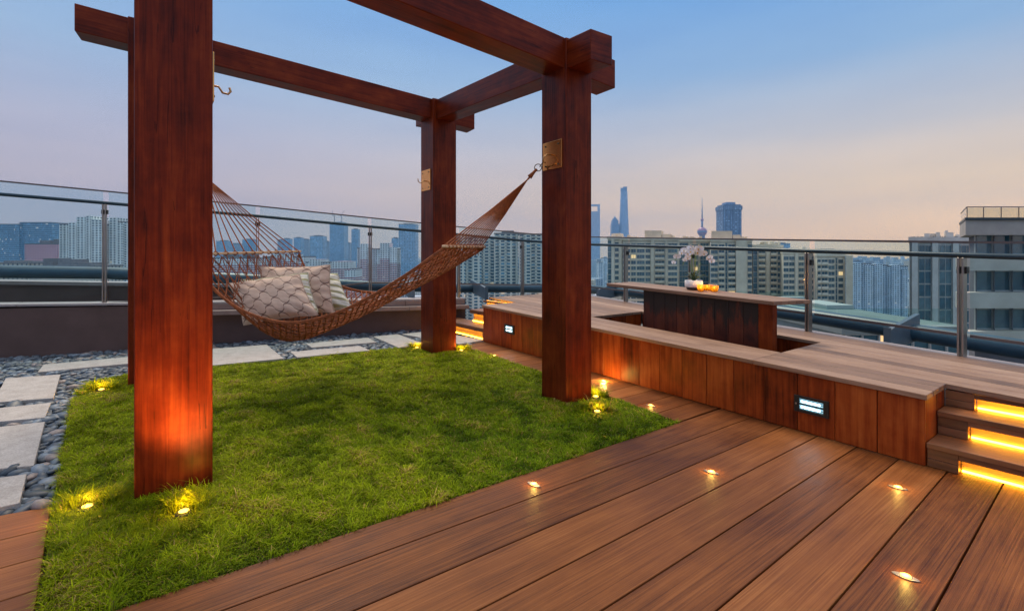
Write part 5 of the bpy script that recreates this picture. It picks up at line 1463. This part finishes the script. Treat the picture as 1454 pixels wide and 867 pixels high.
# ------------------------------------------------------------------ sky and sun
W = bpy.data.worlds.new('World'); SC.world = W; W.use_nodes = True
nt = W.node_tree; nt.nodes.clear(); out = N(nt, 'ShaderNodeOutputWorld')
tc = N(nt, 'ShaderNodeTexCoord'); sp = N(nt, 'ShaderNodeSeparateXYZ'); L(nt, tc.outputs['Generated'], sp.inputs[0])
def lin(*c): return tuple((x/255/12.92 if x/255 <= .04045 else ((x/255+.055)/1.055)**2.4) for x in c)
el = sp.outputs[2]
# cool side (left of the view) and afterglow side (right)
cool = ramp(nt, el, [(0.0, lin(206, 178, 174)), (.08, lin(204, 180, 182)), (.20, lin(190, 186, 204)), (.32, lin(162, 188, 220)), (.46, lin(126, 174, 226)), (.62, (.42, .58, .92)), (.82, (1.1, 1.08, 1.08)), (1.0, (1.9, 1.75, 1.6))])
warm = ramp(nt, el, [(0.0, (1.28, .73, .30)), (.05, (1.22, .75, .35)), (.12, (1.04, .73, .44)), (.21, lin(208, 202, 202)), (.33, lin(148, 182, 220)), (.46, lin(106, 160, 222)), (.62, (.42, .58, .92)), (.82, (1.1, 1.08, 1.08)), (1.0, (1.9, 1.75, 1.6))])
dt = N(nt, 'ShaderNodeVectorMath', operation='DOT_PRODUCT'); L(nt, tc.outputs['Generated'], dt.inputs[0])
gd = (Vector((RX, RY, 0))*.9+Vector((FX, FY, 0))*.45).normalized(); dt.inputs[1].default_value = gd
fac = N(nt, 'ShaderNodeMapRange'); fac.inputs['From Min'].default_value = -.15; fac.inputs['From Max'].default_value = .95; L(nt, dt.outputs['Value'], fac.inputs['Value'])
skyc = mixc(nt, fac.outputs[0], cool, warm)
cm_ = N(nt, 'ShaderNodeMapping'); cm_.inputs['Scale'].default_value = (1.6, 1.6, 9.0); L(nt, tc.outputs['Generated'], cm_.inputs[0])
cn = N(nt, 'ShaderNodeTexNoise', Scale=1.5, Detail=5.0, Roughness=.55); L(nt, cm_.outputs[0], cn.inputs['Vector'])
skyc = mixc(nt, 1.0, skyc, ramp(nt, cn.outputs['Fac'], [(.3, (.92, .94, .975)), (.7, (1.08, 1.06, 1.02))]), 'MULTIPLY')   # thin veil of high cloud
bg = N(nt, 'ShaderNodeBackground'); L(nt, skyc, bg.inputs[0]); bg.inputs[1].default_value = 1.0
SUN_EL, SUN_AZ = math.radians(58), math.radians(74)    # soft skylight from ahead, high over the lawn
sk = N(nt, 'ShaderNodeTexSky'); sk.sky_type = 'NISHITA'; sk.sun_disc = False; sk.sun_elevation = SUN_EL; sk.sun_rotation = math.pi/2-SUN_AZ
bg2 = N(nt, 'ShaderNodeBackground'); L(nt, sk.outputs[0], bg2.inputs[0]); bg2.inputs[1].default_value = .005
ad = N(nt, 'ShaderNodeAddShader'); L(nt, bg.outputs[0], ad.inputs[0]); L(nt, bg2.outputs[0], ad.inputs[1]); L(nt, ad.outputs[0], out.inputs[0])
sl = bpy.data.lights.new('sun', 'SUN'); sl.energy = 2.7; sl.angle = math.radians(18); sl.color = (1.0, .83, .62)
so = bpy.data.objects.new('sun', sl); COL.objects.link(so)
sd = Vector((math.cos(SUN_EL)*math.cos(SUN_AZ), math.cos(SUN_EL)*math.sin(SUN_AZ), math.sin(SUN_EL)))
so.rotation_euler = (-sd).to_track_quat('-Z', 'Y').to_euler(); so.location = sd*20

# ------------------------------------------------------------------ camera
cd = bpy.data.cameras.new('camera'); co = bpy.data.objects.new('camera', cd); COL.objects.link(co)
cd.sensor_width = 36; cd.lens = 36*FOC/1454; cd.shift_y = -(433.5-HY)/1454; cd.clip_start = .05; cd.clip_end = 30000
co.location = (0, 0, EYE); co.rotation_euler = (math.pi/2, 0, TH-math.pi/2)
SC.camera = co
SC.view_settings.view_transform = 'Standard'; SC.view_settings.look = 'None'; SC.view_settings.exposure = 0; SC.view_settings.gamma = 1
SC.cycles.use_denoising = True
SC.cycles.max_bounces = 8; SC.cycles.transparent_max_bounces = 16; SC.cycles.volume_bounces = 0
SC.cycles.sample_clamp_indirect = 4.0
